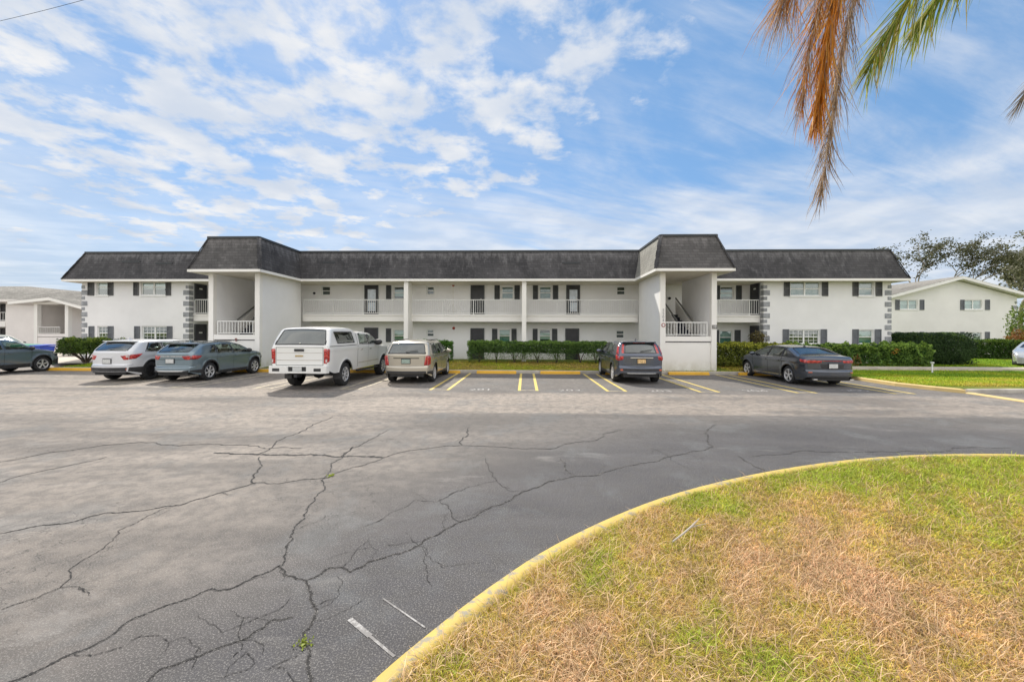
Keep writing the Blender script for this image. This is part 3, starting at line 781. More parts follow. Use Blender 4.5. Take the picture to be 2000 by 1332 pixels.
def door(par, x0, x1, z0, z1, Y, style):
    f = MB(); t = .07
    f.box(x0, x0+t, Y-.03, Y+.06, z0, z1); f.box(x1-t, x1, Y-.03, Y+.06, z0, z1); f.box(x0+t, x1-t, Y-.029, Y+.059, z1-t, z1)
    d = put(f, 'door', M_doorf, par)
    l = MB(); l.box(x0+t, x1-t, Y+.02, Y+.05, z0, z1-t)
    for (a, c) in ((.10, .45), (.55, .92)):
        za, zb = z0+(z1-z0)*a, z0+(z1-z0)*c
        l.box(x0+t+.12, x1-t-.12, Y+.010, Y+.0195, za, zb)
    put(l, 'door_leaf', M_door, d)
    if style == 'glass':
        p = MB(); p.box(x0+.20, x1-.16, Y-.006, Y+.006, z0+.85, z1-.28); p.box(x0+.22, x1-.18, Y-.007, Y+.007, z0+.25, z0+.80)
        put(p, 'door_pane', plain('pale_door_glass', (.50, .56, .62), .15, var=.15, vscale=5, spec=.8) if 'pale_door_glass' not in MATS else MATS['pale_door_glass'], d)
    h = MB(); h.tube([(x1-.15, Y-.035, z0+1.0), (x1-.15, Y-.06, z0+1.0), (x1-.25, Y-.06, z0+1.0)], .013, 6); put(h, 'door_handle', M_rail, d)
    return d

def railing(par, pts, z0, h, gap=.125, name='railing'):
    r = MB()
    for a, b_ in zip(pts, pts[1:]):
        a = Vector((*a, 0)); b_ = Vector((*b_, 0)); L = (b_-a).length; n_ = max(2, int(L/gap))
        r.bar(a+Vector((0,0,z0+h)), b_+Vector((0,0,z0+h)), .05, .045); r.bar(a+Vector((0,0,z0+.08)), b_+Vector((0,0,z0+.08)), .035, .035)
        for i in range(n_+1):
            p = a+(b_-a)*(i/n_); big = (i % 14 == 0)
            w_ = .042 if big else .021
            r.box(p.x-w_/2, p.x+w_/2, p.y-w_/2, p.y+w_/2, z0+(0 if big else .097), z0+h-.022)
    return put(r, name, M_rail, par)

def quoins(par, xc, Y, z0, z1, side, pitch=.635, wide=.34, narrow=.19):
    """alternating blocks at a corner; side=-1: blocks run to +x from xc, +1: to -x"""
    q = MB(); z = z1-.14; k = 0
    while z-.24 > z0:
        w_ = narrow if k % 2 == 0 else wide
        zt = z-(.04 if k % 2 == 0 else 0); zb = z-(.22 if k % 2 == 0 else .27)
        a, b_ = (xc-.012, xc+w_) if side < 0 else (xc-w_, xc+.012)
        q.box(a, b_, Y-.022, Y+.30, zb, zt)
        z -= pitch/2; k += 1
    return put(q, 'quoin_blocks', M_quoin, par, bevel=.006)

def bulkhead(par, x, y, z, s=.10):
    l = MB(); l.lathe([(0,-.10),(s*.6,-.10),(s,-.06),(s,0)], 'y', (x, y, z), 14); l.box(x-s*.5, x+s*.5, y-.12, y-.10, z-.02, z+.02)
    return put(l, 'wall_lamp', M_metal, par)

YE, YW, YB = 22.0, 24.0, 32.0            # eave line, recessed wall, back wall
YF = 22.62                               # front wall of the end wings
ZG, ZS0, ZS1, ZE, ZT = .30, 2.53, 2.93, 4.86, 6.46
XL, XL2 = round(GX(159.5, YF), 2), round(GX(369, YF), 2)        # left wing
XR2, XR = round(GX(1491, YF), 2), round(GX(1740.5, YF), 2)      # right wing
YT = 19.12
TL0, TL1 = round(GX(407, YT), 2), round(GX(507, YT), 2)         # left stair tower
TR0, TR1 = round(GX(1289.5, YT), 2), round(GX(1400, YT), 2)     # right stair tower

apt = empty('apartment_building', ((XL+XR)/2, YF, 0), label='long white two storey apartment block with dark mansard roof and two stair towers', cat='building')

# ---- walls
def px_hole(a, b_, ya, yb, Y): 
    m_ = (a+b_)/2
    return (GX(a, Y), GX(b_, Y), GZ(m_, yb, Y), GZ(m_, ya, Y))
Lw = [(188,211,551,577,1,'blind'), (275,323,551,577,2,'blind'), (190,211,637,664,1,'grid'), (277,326,637,664,2,'grid')]
Rw = [(1543,1602,550,578,2,'full'), (1677,1706,550,578,1,'full'), (1541,1601,644,672,2,'grid'), (1677,1706,644,672,1,'teal')]
Mw = [(768,789.5,559.5,584.5,1,'half'), (979,1003,559.5,584.5,1,'full'), (1053,1077,559.5,584.5,1,'full'),
      (768,789.5,643,669,1,'teal'), (974,997,643,669,1,'teal'), (1053,1076,643,669,1,'half'),
      (1406,1433,559.5,586,1,'half'), (1405,1431,645,673,1,'teal')]
Sw = [(833,848,559.5,576,1,'none'), (627.5,645,559,577,1,'none'), (1204,1221.5,559.5,576.5,1,'none'), (833,848,643,658,1,'none'), (1203,1220,645,661,1,'none')]
g = MB()
hl = [px_hole(*w_[:4], YF) for w_ in Lw]; hr = [px_hole(*w_[:4], YF) for w_ in Rw]; hm = [px_hole(*w_[:4], YW) for w_ in Mw+Sw]
wall_holes(g, YF, XL, XL2, ZG-.3, ZE-.06, hl); wall_holes(g, YF, XR2, XR, ZG-.3, ZE-.06, hr)
wall_holes(g, YW, XL2+.001, XR2-.001, ZG-.3, ZE-.06, hm)
for x, s in ((XL2, 1), (XR2, -1)): g.quad((x, YF+.27, 0), (x, YW+.02, 0), (x, YW+.02, ZE-.06), (x, YF+.27, ZE-.06))
g.quad((XL, YF+.27, 0), (XL, YB, 0), (XL, YB, ZE-.06), (XL, YF+.27, ZE-.06)); g.quad((XR, YF+.27, 0), (XR, YB, 0), (XR, YB, ZE-.06), (XR, YF+.27, ZE-.06))
g.quad((XL, YB, 0), (XR, YB, 0), (XR, YB, ZE-.06), (XL, YB, ZE-.06))
put(g, 'wall', M_wall, apt)
for w_, h in zip(Lw, hl): window(apt, *h, YF, w_[4], w_[5], .62 if h[3] > 3 else .5)
for w_, h in zip(Rw, hr): window(apt, *h, YF, w_[4], w_[5], .5)
for w_, h in zip(Mw, hm): window(apt, *h, YW, w_[4], w_[5], .5)
for w_, h in zip(Sw, hm[len(Mw):]): window(apt, *h, YW, 1, 'none', .5, sill=False)
for (a, b_, ya, yb, Y, mt) in [(172,184,550.5,577.5,YF,1),(211,221.5,550.5,577.5,YF,1),(261,271,550.5,577.5,YF,1),(324,334,550.5,577.5,YF,1),
        (174,184.5,637,664,YF,2),(211.5,222,637,664,YF,2),(263,273.5,637,664,YF,2),(326.5,337,637,664,YF,2),
        (1530.5,1542,549,578.5,YF,1),(1604.5,1616.5,549,578.5,YF,1),(1664.5,1676,548.5,578.5,YF,1),(1709.5,1722,548.5,578.5,YF,1),
        (1528.5,1540.5,643,673,YF,2),(1602.5,1614.5,643,673,YF,2),(1664.5,1676.5,643,673,YF,2),(1708,1720.5,643,673,YF,2),
        (754,764,557.5,584.5,YW,0),(965.5,976,557.5,585,YW,0),(1004.5,1015,557.5,585,YW,0),(1040.5,1050.5,557.5,585,YW,0),(1079.5,1090,557.5,585,YW,0),
        (754,764,641.5,668,YW,0),(961,971.5,642,669,YW,0),(999,1009,642,669,YW,0),(1040.5,1050,642,669,YW,0),(1078,1088.5,642,669,YW,0),
        (1400,1405.5,558,586,YW,0),(1437,1448,558,586,YW,0),(1399,1404,644.5,673,YW,0),(1434.5,1446,644.5,673,YW,0)]:
    x0, x1, z0, z1 = px_hole(a, b_, ya, yb, Y)
    shutter(apt, x0, x1, z0, z1, Y, (M_shutter, M_shutter_pale if False else plain('shutter_charcoal', (.09,.092,.095), .6) if 'shutter_charcoal' not in MATS else MATS['shutter_charcoal'], M_shutter_pale)[mt])
# ---- doors
for (a, b_, yt, z0, st) in ((712,739,556.5,ZS1,'glass'), (919,946,556.5,ZS1,'dark'), (1105.5,1132.5,557,ZS1,'glass'), (712,739,640,ZG,'dark'), (919,946,641,ZG,'dark'), (1104,1131,641.5,ZG,'dark')):
    door(apt, GX(a, YW), GX(b_, YW), z0, GZ((a+b_)/2, yt, YW), YW-.03, st)
# doors in the side walls of the wings (turned a quarter)
def side_door(x, sgn, ya, yb, z0, z1):
    f = MB(); t = .07; xa, xb = (x, x+.05*sgn)
    f.box(xa, xb, ya, ya+t, z0, z1); f.box(xa, xb, yb-t, yb, z0, z1); f.box(xa, xb-.001*sgn, ya+t, yb-t, z1-t, z1)
    d = put(f, 'door', M_doorf, apt); l = MB(); l.box(xa, xa+.025*sgn, ya+t, yb-t, z0, z1-t); put(l, 'door_leaf', M_door, d)
    p = MB(); p.box(xa+.026*sgn, xa+.032*sgn, (ya+yb)/2-.12, (ya+yb)/2+.12, z0+1.5, z0+1.58); put(p, 'door_number', M_rail, d)
for z0, z1 in ((ZG, 2.36), (ZS1, 4.78)):
    side_door(XL2, 1, 22.98, 23.88, z0, z1); side_door(XR2, -1, 22.98, 23.88, z0, z1)
# ---- quoins
quoins(apt, XL, YF, .1, ZE-.10, -1); quoins(apt, XL2, YF, .1, ZE-.10, 1); quoins(apt, XR2, YF, .1, ZE-.10, -1); quoins(apt, XR, YF, .1, ZE-.10, 1)

# ---- balcony slabs
YS = 22.95
def balcony(xa, xb):
    s = MB(); s.box(xa, xb, YS, YW-.002, ZS0+.02, ZS1); s.box(xa+.001, xb-.001, YS-.03, YS+.10, ZS0, ZS0+.27); s.box(xa+.001, xb-.001, YS-.06, YS+.12, ZS1-.075, ZS1+.012)
    put(s, 'balcony_slab', M_trim, apt)
FW = .24
colL, colR = GX(788.5, 22.15), GX(1019.3, 22.15)
balcony(TL1+.002, TR0-.002)
railing(apt, [(TL1+.03, YS+.02), (colL-.02, YS+.02)], ZS1, .86); railing(apt, [(colL+FW+.02, YS+.02), (colR-.02, YS+.02)], ZS1, .86); railing(apt, [(colR+FW+.02, YS+.02), (TR0-.03, YS+.02)], ZS1, .86)
balcony(XL2+.02, TL0-.002); railing(apt, [(XL2+.06, YS+.02), (TL0-.03, YS+.02)], ZS1, .86)
balcony(TR1+.002, XR2-.02); railing(apt, [(TR1+.03, YS+.02), (XR2-.06, YS+.02)], ZS1, .86)
fl = MB(); 
for xa, xb in ((XL2+.01, TL0-.01), (TL1+.01, TR0-.01), (TR1+.01, XR2-.01)): fl.box(xa, xb, YS-.05, YW-.003, .05, ZG)
put(fl, 'walkway', M_conc, apt)
for x in (colL, colR):
    c = MB(); c.box(x, x+FW, 22.15, 22.92, .1, ZE-.03); c.box(x+.002, x+FW-.002, 22.92, 23.12, .1, ZS0-.001); put(c, 'column', M_trim, apt)

# ---- stair towers
def tower(xa, xb, sgn):
    wd = .24
    for x, nm in ((xa, 0), (xb-wd, 1)):
        c = MB(); c.box(x, x+wd, YT, YT+.22, .12, ZE-.02); put(c, 'column', M_trim, apt)
        c = MB(); c.box(x+.012, x+wd-.012, YT+.221, 22.74, .1, ZE-.02); put(c, 'wall', M_wall, apt)
    a, b_ = xa+wd, xb-wd
    s = MB(); s.box(a+.004, b_-.004, YT+.03, YT+.20, 1.52, 1.76); s.box(a+.004, b_-.004, YT+.201, 20.35, 1.58, 1.755); put(s, 'landing', M_trim, apt)
    p = MB(); p.box(a+.004, b_-.004, YT+.075, YT+.17, .12, 1.47); put(p, 'lower_panel', M_trim, apt)
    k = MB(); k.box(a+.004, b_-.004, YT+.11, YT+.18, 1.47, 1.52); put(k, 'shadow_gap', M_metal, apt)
    post = .16
    q = MB(); 
    xr = b_-post if sgn > 0 else a
    q.box(xr+.006, xr+post-.006, YT+.03, YT+.14, 1.765, 2.40); 
    railing(apt, [(a+(0 if sgn > 0 else post)+.02, YT+.08), (b_-(post if sgn > 0 else 0)-.02, YT+.08)], 1.76, .66, .135)
    # flights
    u0, u1 = (a+1.02, b_-.42) if sgn > 0 else (a+.42, b_-.95)
    d0, d1 = (a+.03, a+.98) if sgn > 0 else (b_-.92, b_-.03)
    st = MB(); nst = 7; rise = (ZS1-1.76)/nst
    for i in range(nst):
        y = 20.40+i*.30; st.box(u0, u1, y, y+.33, 1.76+rise*(i+1)-.05, 1.76+rise*(i+1)); st.box(u0, u1, y, y+.02, 1.76+rise*i, 1.76+rise*(i+1)-.051)
    st.box(u0, u1, 20.40+nst*.30, YW-.01, ZS1-.14, ZS1-.002); 
    for i in range(8):
        y = 20.40+i*.30; z = 1.76-rise*(i+1); st.box(d0, d1, y, y+.33, z-.05, z)
    put(st, 'stair_flight', M_step, apt)
    # sloping side panels (white stringers) and handrails
    hr_ = MB(); sp_ = MB()
    for xx in ((u1+.02), (u0-.05)):
        za, zb = 2.52, 3.86
        hr_.bar((xx, 20.25, za), (xx, 22.55, zb), .05, .06)
        sp_.add([(xx-.012, 20.36, 1.62), (xx+.012, 20.36, 1.62), (xx+.012, 22.55, 2.80), (xx-.012, 22.55, 2.80), (xx-.012, 20.36, za-.10), (xx+.012, 20.36, za-.10), (xx+.012, 22.55, zb-.13), (xx-.012, 22.55, zb-.13)],
                [(0,1,2,3),(4,7,6,5),(0,3,7,4),(1,5,6,2),(0,4,5,1),(3,2,6,7)])
    put(sp_, 'stair_side_panel', M_trim, apt); put(hr_, 'handrail', plain('handrail_grey', (.17,.17,.16), .6) if 'handrail_grey' not in MATS else MATS['handrail_grey'], apt)
tower(TL0, TL1, -1); tower(TR0, TR1, 1)
bulkhead(apt, GX(1306, YW), YW-.01, GZ(1306, 549, YW), .11); bulkhead(apt, GX(1307, YW), YW-.01, GZ(1307, 583, YW), .08)

# ---- fire bells, plates, house numbers
def bell(x, z, Y, s=.09):
    b_ = MB(); b_.lathe([(0,-.09),(s*.5,-.085),(s*.9,-.05),(s,-.02),(s,0)], 'y', (x, Y, z), 16); put(b_, 'fire_bell', M_red, apt, smooth=True)
bell(GX(885, YW), GZ(885, 557, YW), YW, .085); bell(GX(886, YW), GZ(886, 641, YW), YW, .085)
bulkhead(apt, GX(614, YW), YW, GZ(614, 573, YW), .07)
c = MB()
for px in (885,): c.box(GX(px, YW)-.012, GX(px, YW)+.012, YW-.03, YW-.001, ZS1, GZ(px, 562, YW))
put(c, 'conduit', M_trim, apt)
nm = []
M_num = plain('dark_number', (.33,.33,.34), .5)
for i, ch in enumerate('5504'):
    t = text_mesh('house_number', ch, .19, M_num, (0,0,0), (R(90),0,0), apt, .006)
    t.location = Vector((GX(1295.5, YT), YT-.008, GZ(1295, 606+i*6.6, YT)))-apt.location
s = MB(); xs_, zs_ = GX(1295.5, YT), GZ(1295, 635, YT)
s.lathe([(.10,-.012),(.10,0)], 'y', (xs_, YT-.002, zs_), 24); s.add([(xs_+.10*math.cos(2*math.pi*k/24), YT-.014, zs_+.10*math.sin(2*math.pi*k/24)) for k in range(24)], [tuple(range(24))])
rd = put(s, 'round_sign', plain('faded_red', (.38,.20,.19), .6), apt)
s = MB(); s.add([(xs_+.062*math.cos(math.pi/2*k), YT-.018, zs_+.062*math.sin(math.pi/2*k)) for k in range(4)], [(0,1,2,3)]); put(s, 'sign_centre', M_white, rd)
s = MB(); x_, z_ = GX(1396, YT), GZ(1396, 638.5, YT); s.box(x_-.13, x_+.11, YT-.02, YT-.001, z_-.09, z_+.09); pl_ = put(s, 'number_plate', plain('plate_grey', (.20,.19,.18), .6), apt)
t = text_mesh('plate_number', '10', .15, M_white, (0,0,0), (R(90),0,0), pl_, .003); t.location = Vector((x_-.01, YT-.024, z_))
s = MB(); x_, z_ = GX(460.5, YT), GZ(460, 663, YT); s.lathe([(0,-.03),(.05,-.03),(.05,0)], 'y', (x_, YT+.028, z_+.02), 12); s.box(x_-.02, x_+.03, YT, YT+.028, z_-.10, z_-.03); put(s, 'fire_connection', plain('dull_red', (.22,.10,.09), .6), apt)

# ---- roof: mansard swept round the outline
IN = .62
Xa, Xb = round(GX(119, YE), 2), round(GX(1779, YE), 2)
EO = .55; YTE = YT-.62
outl = [(Xa, YE), (TL0-EO, YE), (TL0-EO, YTE), (TL1+.42, YTE), (TL1+.42, YE), (TR0-.42, YE), (TR0-.42, YTE), (TR1+EO, YTE), (TR1+EO, YE), (Xb, YE), (Xb, YB+.6), (Xa, YB+.6)]
i_ = .50
inn = [(Xa+IN+.25, YE+i_), (TL0-EO+IN, YE+i_), (TL0-EO+IN, YTE+i_), (TL1+.42-.38, YTE+i_), (TL1+.42-.38, YE+i_), (TR0-.42+.38, YE+i_), (TR0-.42+.38, YTE+i_), (TR1+EO-IN, YTE+i_), (TR1+EO-IN, YE+i_), (Xb-IN, YE+i_), (Xb-IN, YB), (Xa+IN+.25, YB)]
n = len(outl)
def mans(idx, mat, lab=None):
    g = MB()
    for i in idx:
        p, q = outl[i], outl[(i+1) % n]; p2, q2 = inn[i], inn[(i+1) % n]
        # subdivided and gently flared slope
        K = 6; L = math.dist(p, q); M = max(1, int(L/1.2)); vs = []
        for a in range(M+1):
            t = a/M
            for k in range(K+1):
                h = k/K; hh = h**1.12
                A = Vector(p).lerp(Vector(q), t); B = Vector(p2).lerp(Vector(q2), t); v = A.lerp(B, h)
                vs.append((v.x, v.y, ZE+(ZT-ZE)*hh))
        g.add(vs, [(a*(K+1)+k, (a+1)*(K+1)+k, (a+1)*(K+1)+k+1, a*(K+1)+k+1) for a in range(M) for k in range(K)])
    return put(g, 'roof', mat, apt, smooth=False)
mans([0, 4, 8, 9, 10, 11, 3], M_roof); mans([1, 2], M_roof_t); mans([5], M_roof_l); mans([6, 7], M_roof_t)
g = MB(); g.add([(x, y, ZT-.10) for x, y in inn], [tuple(range(n))]); put(g, 'roof', M_roof, apt)
g = MB()                                      # dark metal edge along the top
for i in range(n):
    p, q = inn[i], inn[(i+1) % n]; g.bar((*p, ZT+.03), (*q, ZT+.03), .11, .10)
put(g, 'roof_edge', M_drip, apt)
g = MB()                                      # hip caps, worn
for i in (2, 3, 6, 7, 0, 9):
    p, q = Vector((*outl[i], ZE+.02)), Vector((*inn[i], ZT+.01))
    m_ = 11
    for k in range(m_):
        a = p.lerp(q, k/m_); c = p.lerp(q, (k+1.02)/m_); g.bar(a, c, .19 if (k*7+i) % 3 else .15, .03)
put(g, 'hip_cap', M_roof, apt)
g = MB()                                      # lifted and missing shingle tabs
for (px, py, Y, l) in ((253,510.5,22.25,1.1),(318,514,22.25,1.0),(575,514,22.2,.0),(1115,513,22.2,1.0),(640,512,22.2,.7)):
    if l: x, z = GX(px, Y), GZ(px, py, Y); t_ = (z-ZE)/(ZT-ZE); y = YE+i_*t_**.9; g = MB(); g.box(x-l/2, x+l/2, y-.035, y+.03, z-.05, z+.04); put(g, 'loose_shingle', M_drip, apt)
# fascia + soffit
g = MB()
for i in range(n):
    p, q = outl[i], outl[(i+1) % n]; g.quad((*p, ZE-.11), (*q, ZE-.11), (*q, ZE+.012), (*p, ZE+.012))
put(g, 'fascia', M_trim, apt)
g = MB(); g.add([(x, y, ZE-.10) for x, y in outl], [tuple(range(n))[::-1]]); put(g, 'soffit', M_ceil, apt)

# ================================================================== gabled building on the right
YG = 34.5
gx0, gx1, gpk = GX(1739, YG), GX(1986, YG), GX(1867, YG)
zk, zr_, zl_ = GZ(1867, 541, YG), GZ(2002, 577, YG), 0
gab = empty('gabled_building', ((gx0+gx1)/2, YG, 0), label='white gabled two storey building behind the clipped hedges on the right', cat='building')
sl = (zk-zr_)/(GX(2002, YG)-gpk)
def gz(x): return zk-.28-sl*abs(x-gpk)
Gw = [(1757.5,1792,586,604.5,2,'teal'),(1884,1918,586,604.5,2,'teal'),(1757.5,1792,649,668,2,'full2'),(1883,1918,649,668,2,'full2')]
gh = [px_hole(*w_[:4], YG) for w_ in Gw]
g = MB(); zlow = min(gz(gx0), gz(gx1))
wall_holes(g, YG, gx0, gx1, 0, zlow, gh)
for yy in (YG, YG+.28):
    nq = 24
    for i in range(nq):
        xa_, xb_ = gx0+(gx1-gx0)*i/nq, gx0+(gx1-gx0)*(i+1)/nq; q = [(xa_,yy,zlow), (xb_,yy,zlow), (xb_,yy,max(zlow+.001, gz(xb_))), (xa_,yy,max(zlow+.001, gz(xa_)))]
        g.quad(*(q if yy == YG else q[::-1]))
for x in (gx0, gx1): g.quad((x, YG+.27, 0), (x, YG+22, 0), (x, YG+22, gz(x)), (x, YG+.27, gz(x)))
put(g, 'wall', M_cream, gab)
for w_, h in zip(Gw, gh): window(gab, *h, YG, w_[4], 'teal' if w_[5] == 'teal' else 'full', 0, sill=True)
for a, b_ in ((1748,1756.5),(1796,1804.5),(1875,1883),(1923.5,1932.5)):
    for ya, yb in ((585.5,605.5),(648,668.5)):
        shutter(gab, *px_hole(a, b_, ya, yb, YG), YG, M_shutter_pale)
quoins(gab, gx1, YG, .1, zlow-.1, 1, .80, .36, .18)
g = MB(); ov = .62; ye = YG-.55
xl_, xr_ = gx0-ov-.2, gx1+ov
for xx in (xl_, xr_):
    z1 = zk-sl*abs(xx-gpk)
    g.add([(gpk, ye, zk), (xx, ye, z1), (xx, ye, z1-.24), (gpk, ye, zk-.24), (gpk, ye+.04, zk), (xx, ye+.04, z1), (xx, ye+.04, z1-.24), (gpk, ye+.04, zk-.24)], [(0,1,2,3),(7,6,5,4),(3,2,6,7),(0,4,5,1),(1,5,6,2)])
    g.quad((gpk, ye+.04, zk-.22), (xx, ye+.04, z1-.22), (xx, YG+22, z1-.22), (gpk, YG+22, zk-.22))
put(g, 'rake_board', M_cream, gab)
g = MB()
for xx in (xl_, xr_):
    z1 = zk-sl*abs(xx-gpk); g.quad((gpk, ye+.02, zk+.02), (xx, ye+.02, z1+.02), (xx, YG+22, z1+.02), (gpk, YG+22, zk+.02))
put(g, 'roof', M_roof_far, gab)

# ================================================================== low building far left
YL = 38.0
lb = empty('stucco_building', (GX(40, YL), YL, 0), label='pinkish two storey building with a gabled stair porch at the far left', cat='building')
x0, x1 = GX(-420, YL), GX(330, YL); zE = GZ(40, 586, YL)
g = MB()
recess = [(GX(-60, YL), GX(11, YL)), (GX(128, YL), x1-.01)]
h_ = []
for a, b_ in recess: h_ += [(a, b_, .25, 2.35), (a, b_, 2.9, zE-.25)]
wall_holes(g, YL, x0, x1, 0, zE-.05, h_, depth=1.5, back=1.52); put(g, 'wall', M_pink, lb)
g = MB()
for a, b_ in recess: g.quad((a-.2, YL+1.49, .1), (b_+.2, YL+1.49, .1), (b_+.2, YL+1.49, zE), (a-.2, YL+1.49, zE))
put(g, 'recess_wall', M_cream, lb)
g = MB()
for a, b_ in recess: g.box(a, b_, YL-.04, YL-.002, 2.32, 2.75)
put(g, 'balcony_slab', M_trim, lb)
for a, b_ in recess: railing(lb, [(a+.05, YL+.03), (b_-.05, YL+.03)], 2.9, .85, .25)
for (a, b_, za, zb) in ((0,10,2.9,4.7),(0,8,.3,2.2),(151,161,2.9,4.9),(151,160,.3,2.2),(200,210,2.9,4.8)):
    door(lb, GX(a, YL+1.4), GX(b_, YL+1.4)+.3, za, zb, YL+1.42, 'dark')
# hipped roof
g = MB(); rx = GX(-300, 44); e0, e1 = x0-.6, x1+.6; ya, yb = YL-.7, YL+14.5; ym = (ya+yb)/2; zr = zE+2.15
ex = e1-24
g.add([(e0,ya,zE),(e1,ya,zE),(e1,yb,zE),(e0,yb,zE),(e0+8,ym,zr),(ex,ym,zr)], [(0,1,5,4),(1,2,5),(2,3,4,5),(3,0,4)]); put(g, 'roof', M_roof_far, lb)
g = MB(); g.box(e0, e1, ya-.02, ya+.02, zE-.22, zE-.002); g.quad((e0,ya+.02,zE-.2),(e1,ya+.02,zE-.2),(e1,YL+1.6,zE-.2),(e0,YL+1.6,zE-.2)); put(g, 'fascia', M_pink, lb)
# stair porch
YP = 35.2
pa, pb, pk = GX(66, YP), GX(133, YP), GX(107, YP)
for x in (pa, pb-.32): g = MB(); g.box(x, x+.32, YP, YP+.32, 0, GZ(100, 594, YP)); put(g, 'column', M_trim, lb)
g = MB(); zt_ = GZ(100, 588, YP); zb_ = GZ(100, 594, YP); zpk = GZ(108, 581.5, YP)
xa_, xb_ = GX(28, YP), GX(172, YP); 
g.box(pa-.1, pb+.1, YP+.02, YP+.24, zb_, zt_-.1)
for xx, zz_ in ((xa_, GZ(40, 589.5, YP)), (xb_, GZ(165, 599, YP))):
    g.add([(pk,YP-.5,zpk),(xx,YP-.5,zz_),(xx,YP-.5,zz_-.28),(pk,YP-.5,zpk-.28),(pk,YL,zpk),(xx,YL,zz_),(xx,YL,zz_-.28),(pk,YL,zpk-.28)], [(0,1,2,3),(3,2,6,7),(1,5,6,2)])
g.add([(pa,YP+.01,zb_),(pb,YP+.01,zb_),(pk,YP+.01,zpk-.27)], [(0,1,2)])
put(g, 'porch_gable', M_trim, lb)
g = MB()
for xx, zz_ in ((xa_, GZ(40, 589.5, YP)), (xb_, GZ(165, 599, YP))): g.quad((pk,YP-.52,zpk+.02),(xx,YP-.52,zz_+.02),(xx,YL+2,zz_+.02),(pk,YL+2,zpk+.02))
put(g, 'porch_roof', M_roof_far, lb)
g = MB(); g.box(pa-.25, pa-.002, YP+.2, YL, 0, zb_-.01); put(g, 'porch_wall', M_pink, lb); g = MB(); g.box(pb-.27, pb-.05, YP+.33, YL, 0, zb_-.01); put(g, 'porch_wall', M_pink, lb)
g = MB(); g.box(pa+.33, pb-.33, YP+.05, YP+.2, 0, 1.35); g.box(pa+.33, pb-.33, YP+.03, YP+1.2, 1.40, 1.66); put(g, 'landing', M_pink, lb)
railing(lb, [(pa+.34, YP+.1), (pb-.9, YP+.1)], 1.66, .62, .16)
g = MB()
for i in range(7): g.box(pa+.5, pa+1.5, YP+1.25+i*.27, YP+1.25+i*.27+.29, 1.66+i*.17, 1.72+i*.17)
put(g, 'stair_flight', M_conc, lb)
bulkhead(lb, GX(76, YL), YL-.01, GZ(76, 600, YL), .18); bulkhead(lb, GX(76, YL), YL-.01, GZ(76, 612, YL), .14)
# ================================================================== CARS
def paint(name, col, metal=.35, rough=.22, coat=1.0):
    m, nt, b = new_mat(name)
    tc = (N(nt, 'ShaderNodeTexCoord'), 3); s = N(nt, 'ShaderNodeSeparateXYZ'); nt.links.new(tc[0].outputs[3], s.inputs[0])
    fl = noise_tex(nt, tc, 900, 2, .5); c = mixc(nt, mth(nt, 'MULTIPLY', sstep(nt, fl, .45, .7), .25), col, tuple(min(1, x*1.5+.03) for x in col))
    dirt = mth(nt, 'MULTIPLY', sstep(nt, mth(nt, 'ADD', (s, 2), mth(nt, 'MULTIPLY', noise_tex(nt, tc, 3, 5, .6), .4)), 0.55, .22), .22)
    c = mixc(nt, dirt, c, (.22, .19, .16))
    setin(nt, b, 'Base Color', c); b.inputs['Metallic'].default_value = metal; b.inputs['Roughness'].default_value = rough
    b.inputs['Coat Weight'].default_value = coat; b.inputs['Coat Roughness'].default_value = .10
    return m
P_white = paint('pearl_white_paint', (.62, .63, .65), .1, .35); P_slate = paint('slate_blue_paint', (.17, .23, .27), .45); P_truck = paint('truck_white_paint', (.72, .72, .70), .05, .35)
P_beige = paint('champagne_paint', (.46, .42, .345), .45); P_grey = paint('graphite_paint', (.085, .10, .135), .65); P_dark = paint('gunmetal_paint', (.062, .074, .098), .65)
P_blue = paint('steel_blue_paint', (.125, .175, .235), .4); P_silver = paint('silver_paint', (.50, .51, .52), .5); P_sage = paint('sage_paint', (.07, .085, .075), .2, .6, .1)
M_cglass = glass_mat('car_glass', (.55, .64, .60), .035); M_cdark = glass_mat('privacy_glass', (.05, .06, .065), .09)
M_seat = plain('seat_fabric', (.045,.045,.047), .9); M_seatl = plain('seat_fabric_grey', (.16,.155,.15), .9)
m, nt, b = new_mat('tail_lens'); M_lens = m
tcn = (N(nt, 'ShaderNodeTexCoord'), 3); setin(nt, b, 'Base Color', mixc(nt, sstep(nt, noise_tex(nt, tcn, 14, 2, .5), .45, .6), (.28,.008,.010), (.55,.045,.035)))
b.inputs['Roughness'].default_value = .12; b.inputs['Coat Weight'].default_value = 1.0
M_lens2 = plain('clear_lens', (.55,.50,.48), .15, var=.3, vscale=20, coat=1.0)
M_black = plain('black_plastic', (.028,.028,.030), .6, var=.25, vscale=8); M_tyre = plain('tyre_rubber', (.022,.022,.023), .85, var=.35, vscale=10)
M_rim = plain('alloy_rim', (.66,.66,.67), .35, metal=.45, var=.08); M_rimd = plain('dark_alloy', (.03,.03,.033), .3, metal=.5); M_chrome = plain('chrome', (.75,.75,.76), .12, metal=1.0, var=.02)
M_plate = plain('plate_white', (.55,.56,.55), .5, var=.25, vscale=40); M_plateo = plain('plate_orange', (.62,.42,.20), .5, var=.4, vscale=25)
M_seam = plain('panel_gap', (.012,.012,.012), .9)
M_refl = plain('amber_reflector', (.55,.10,.03), .3, coat=1.0)

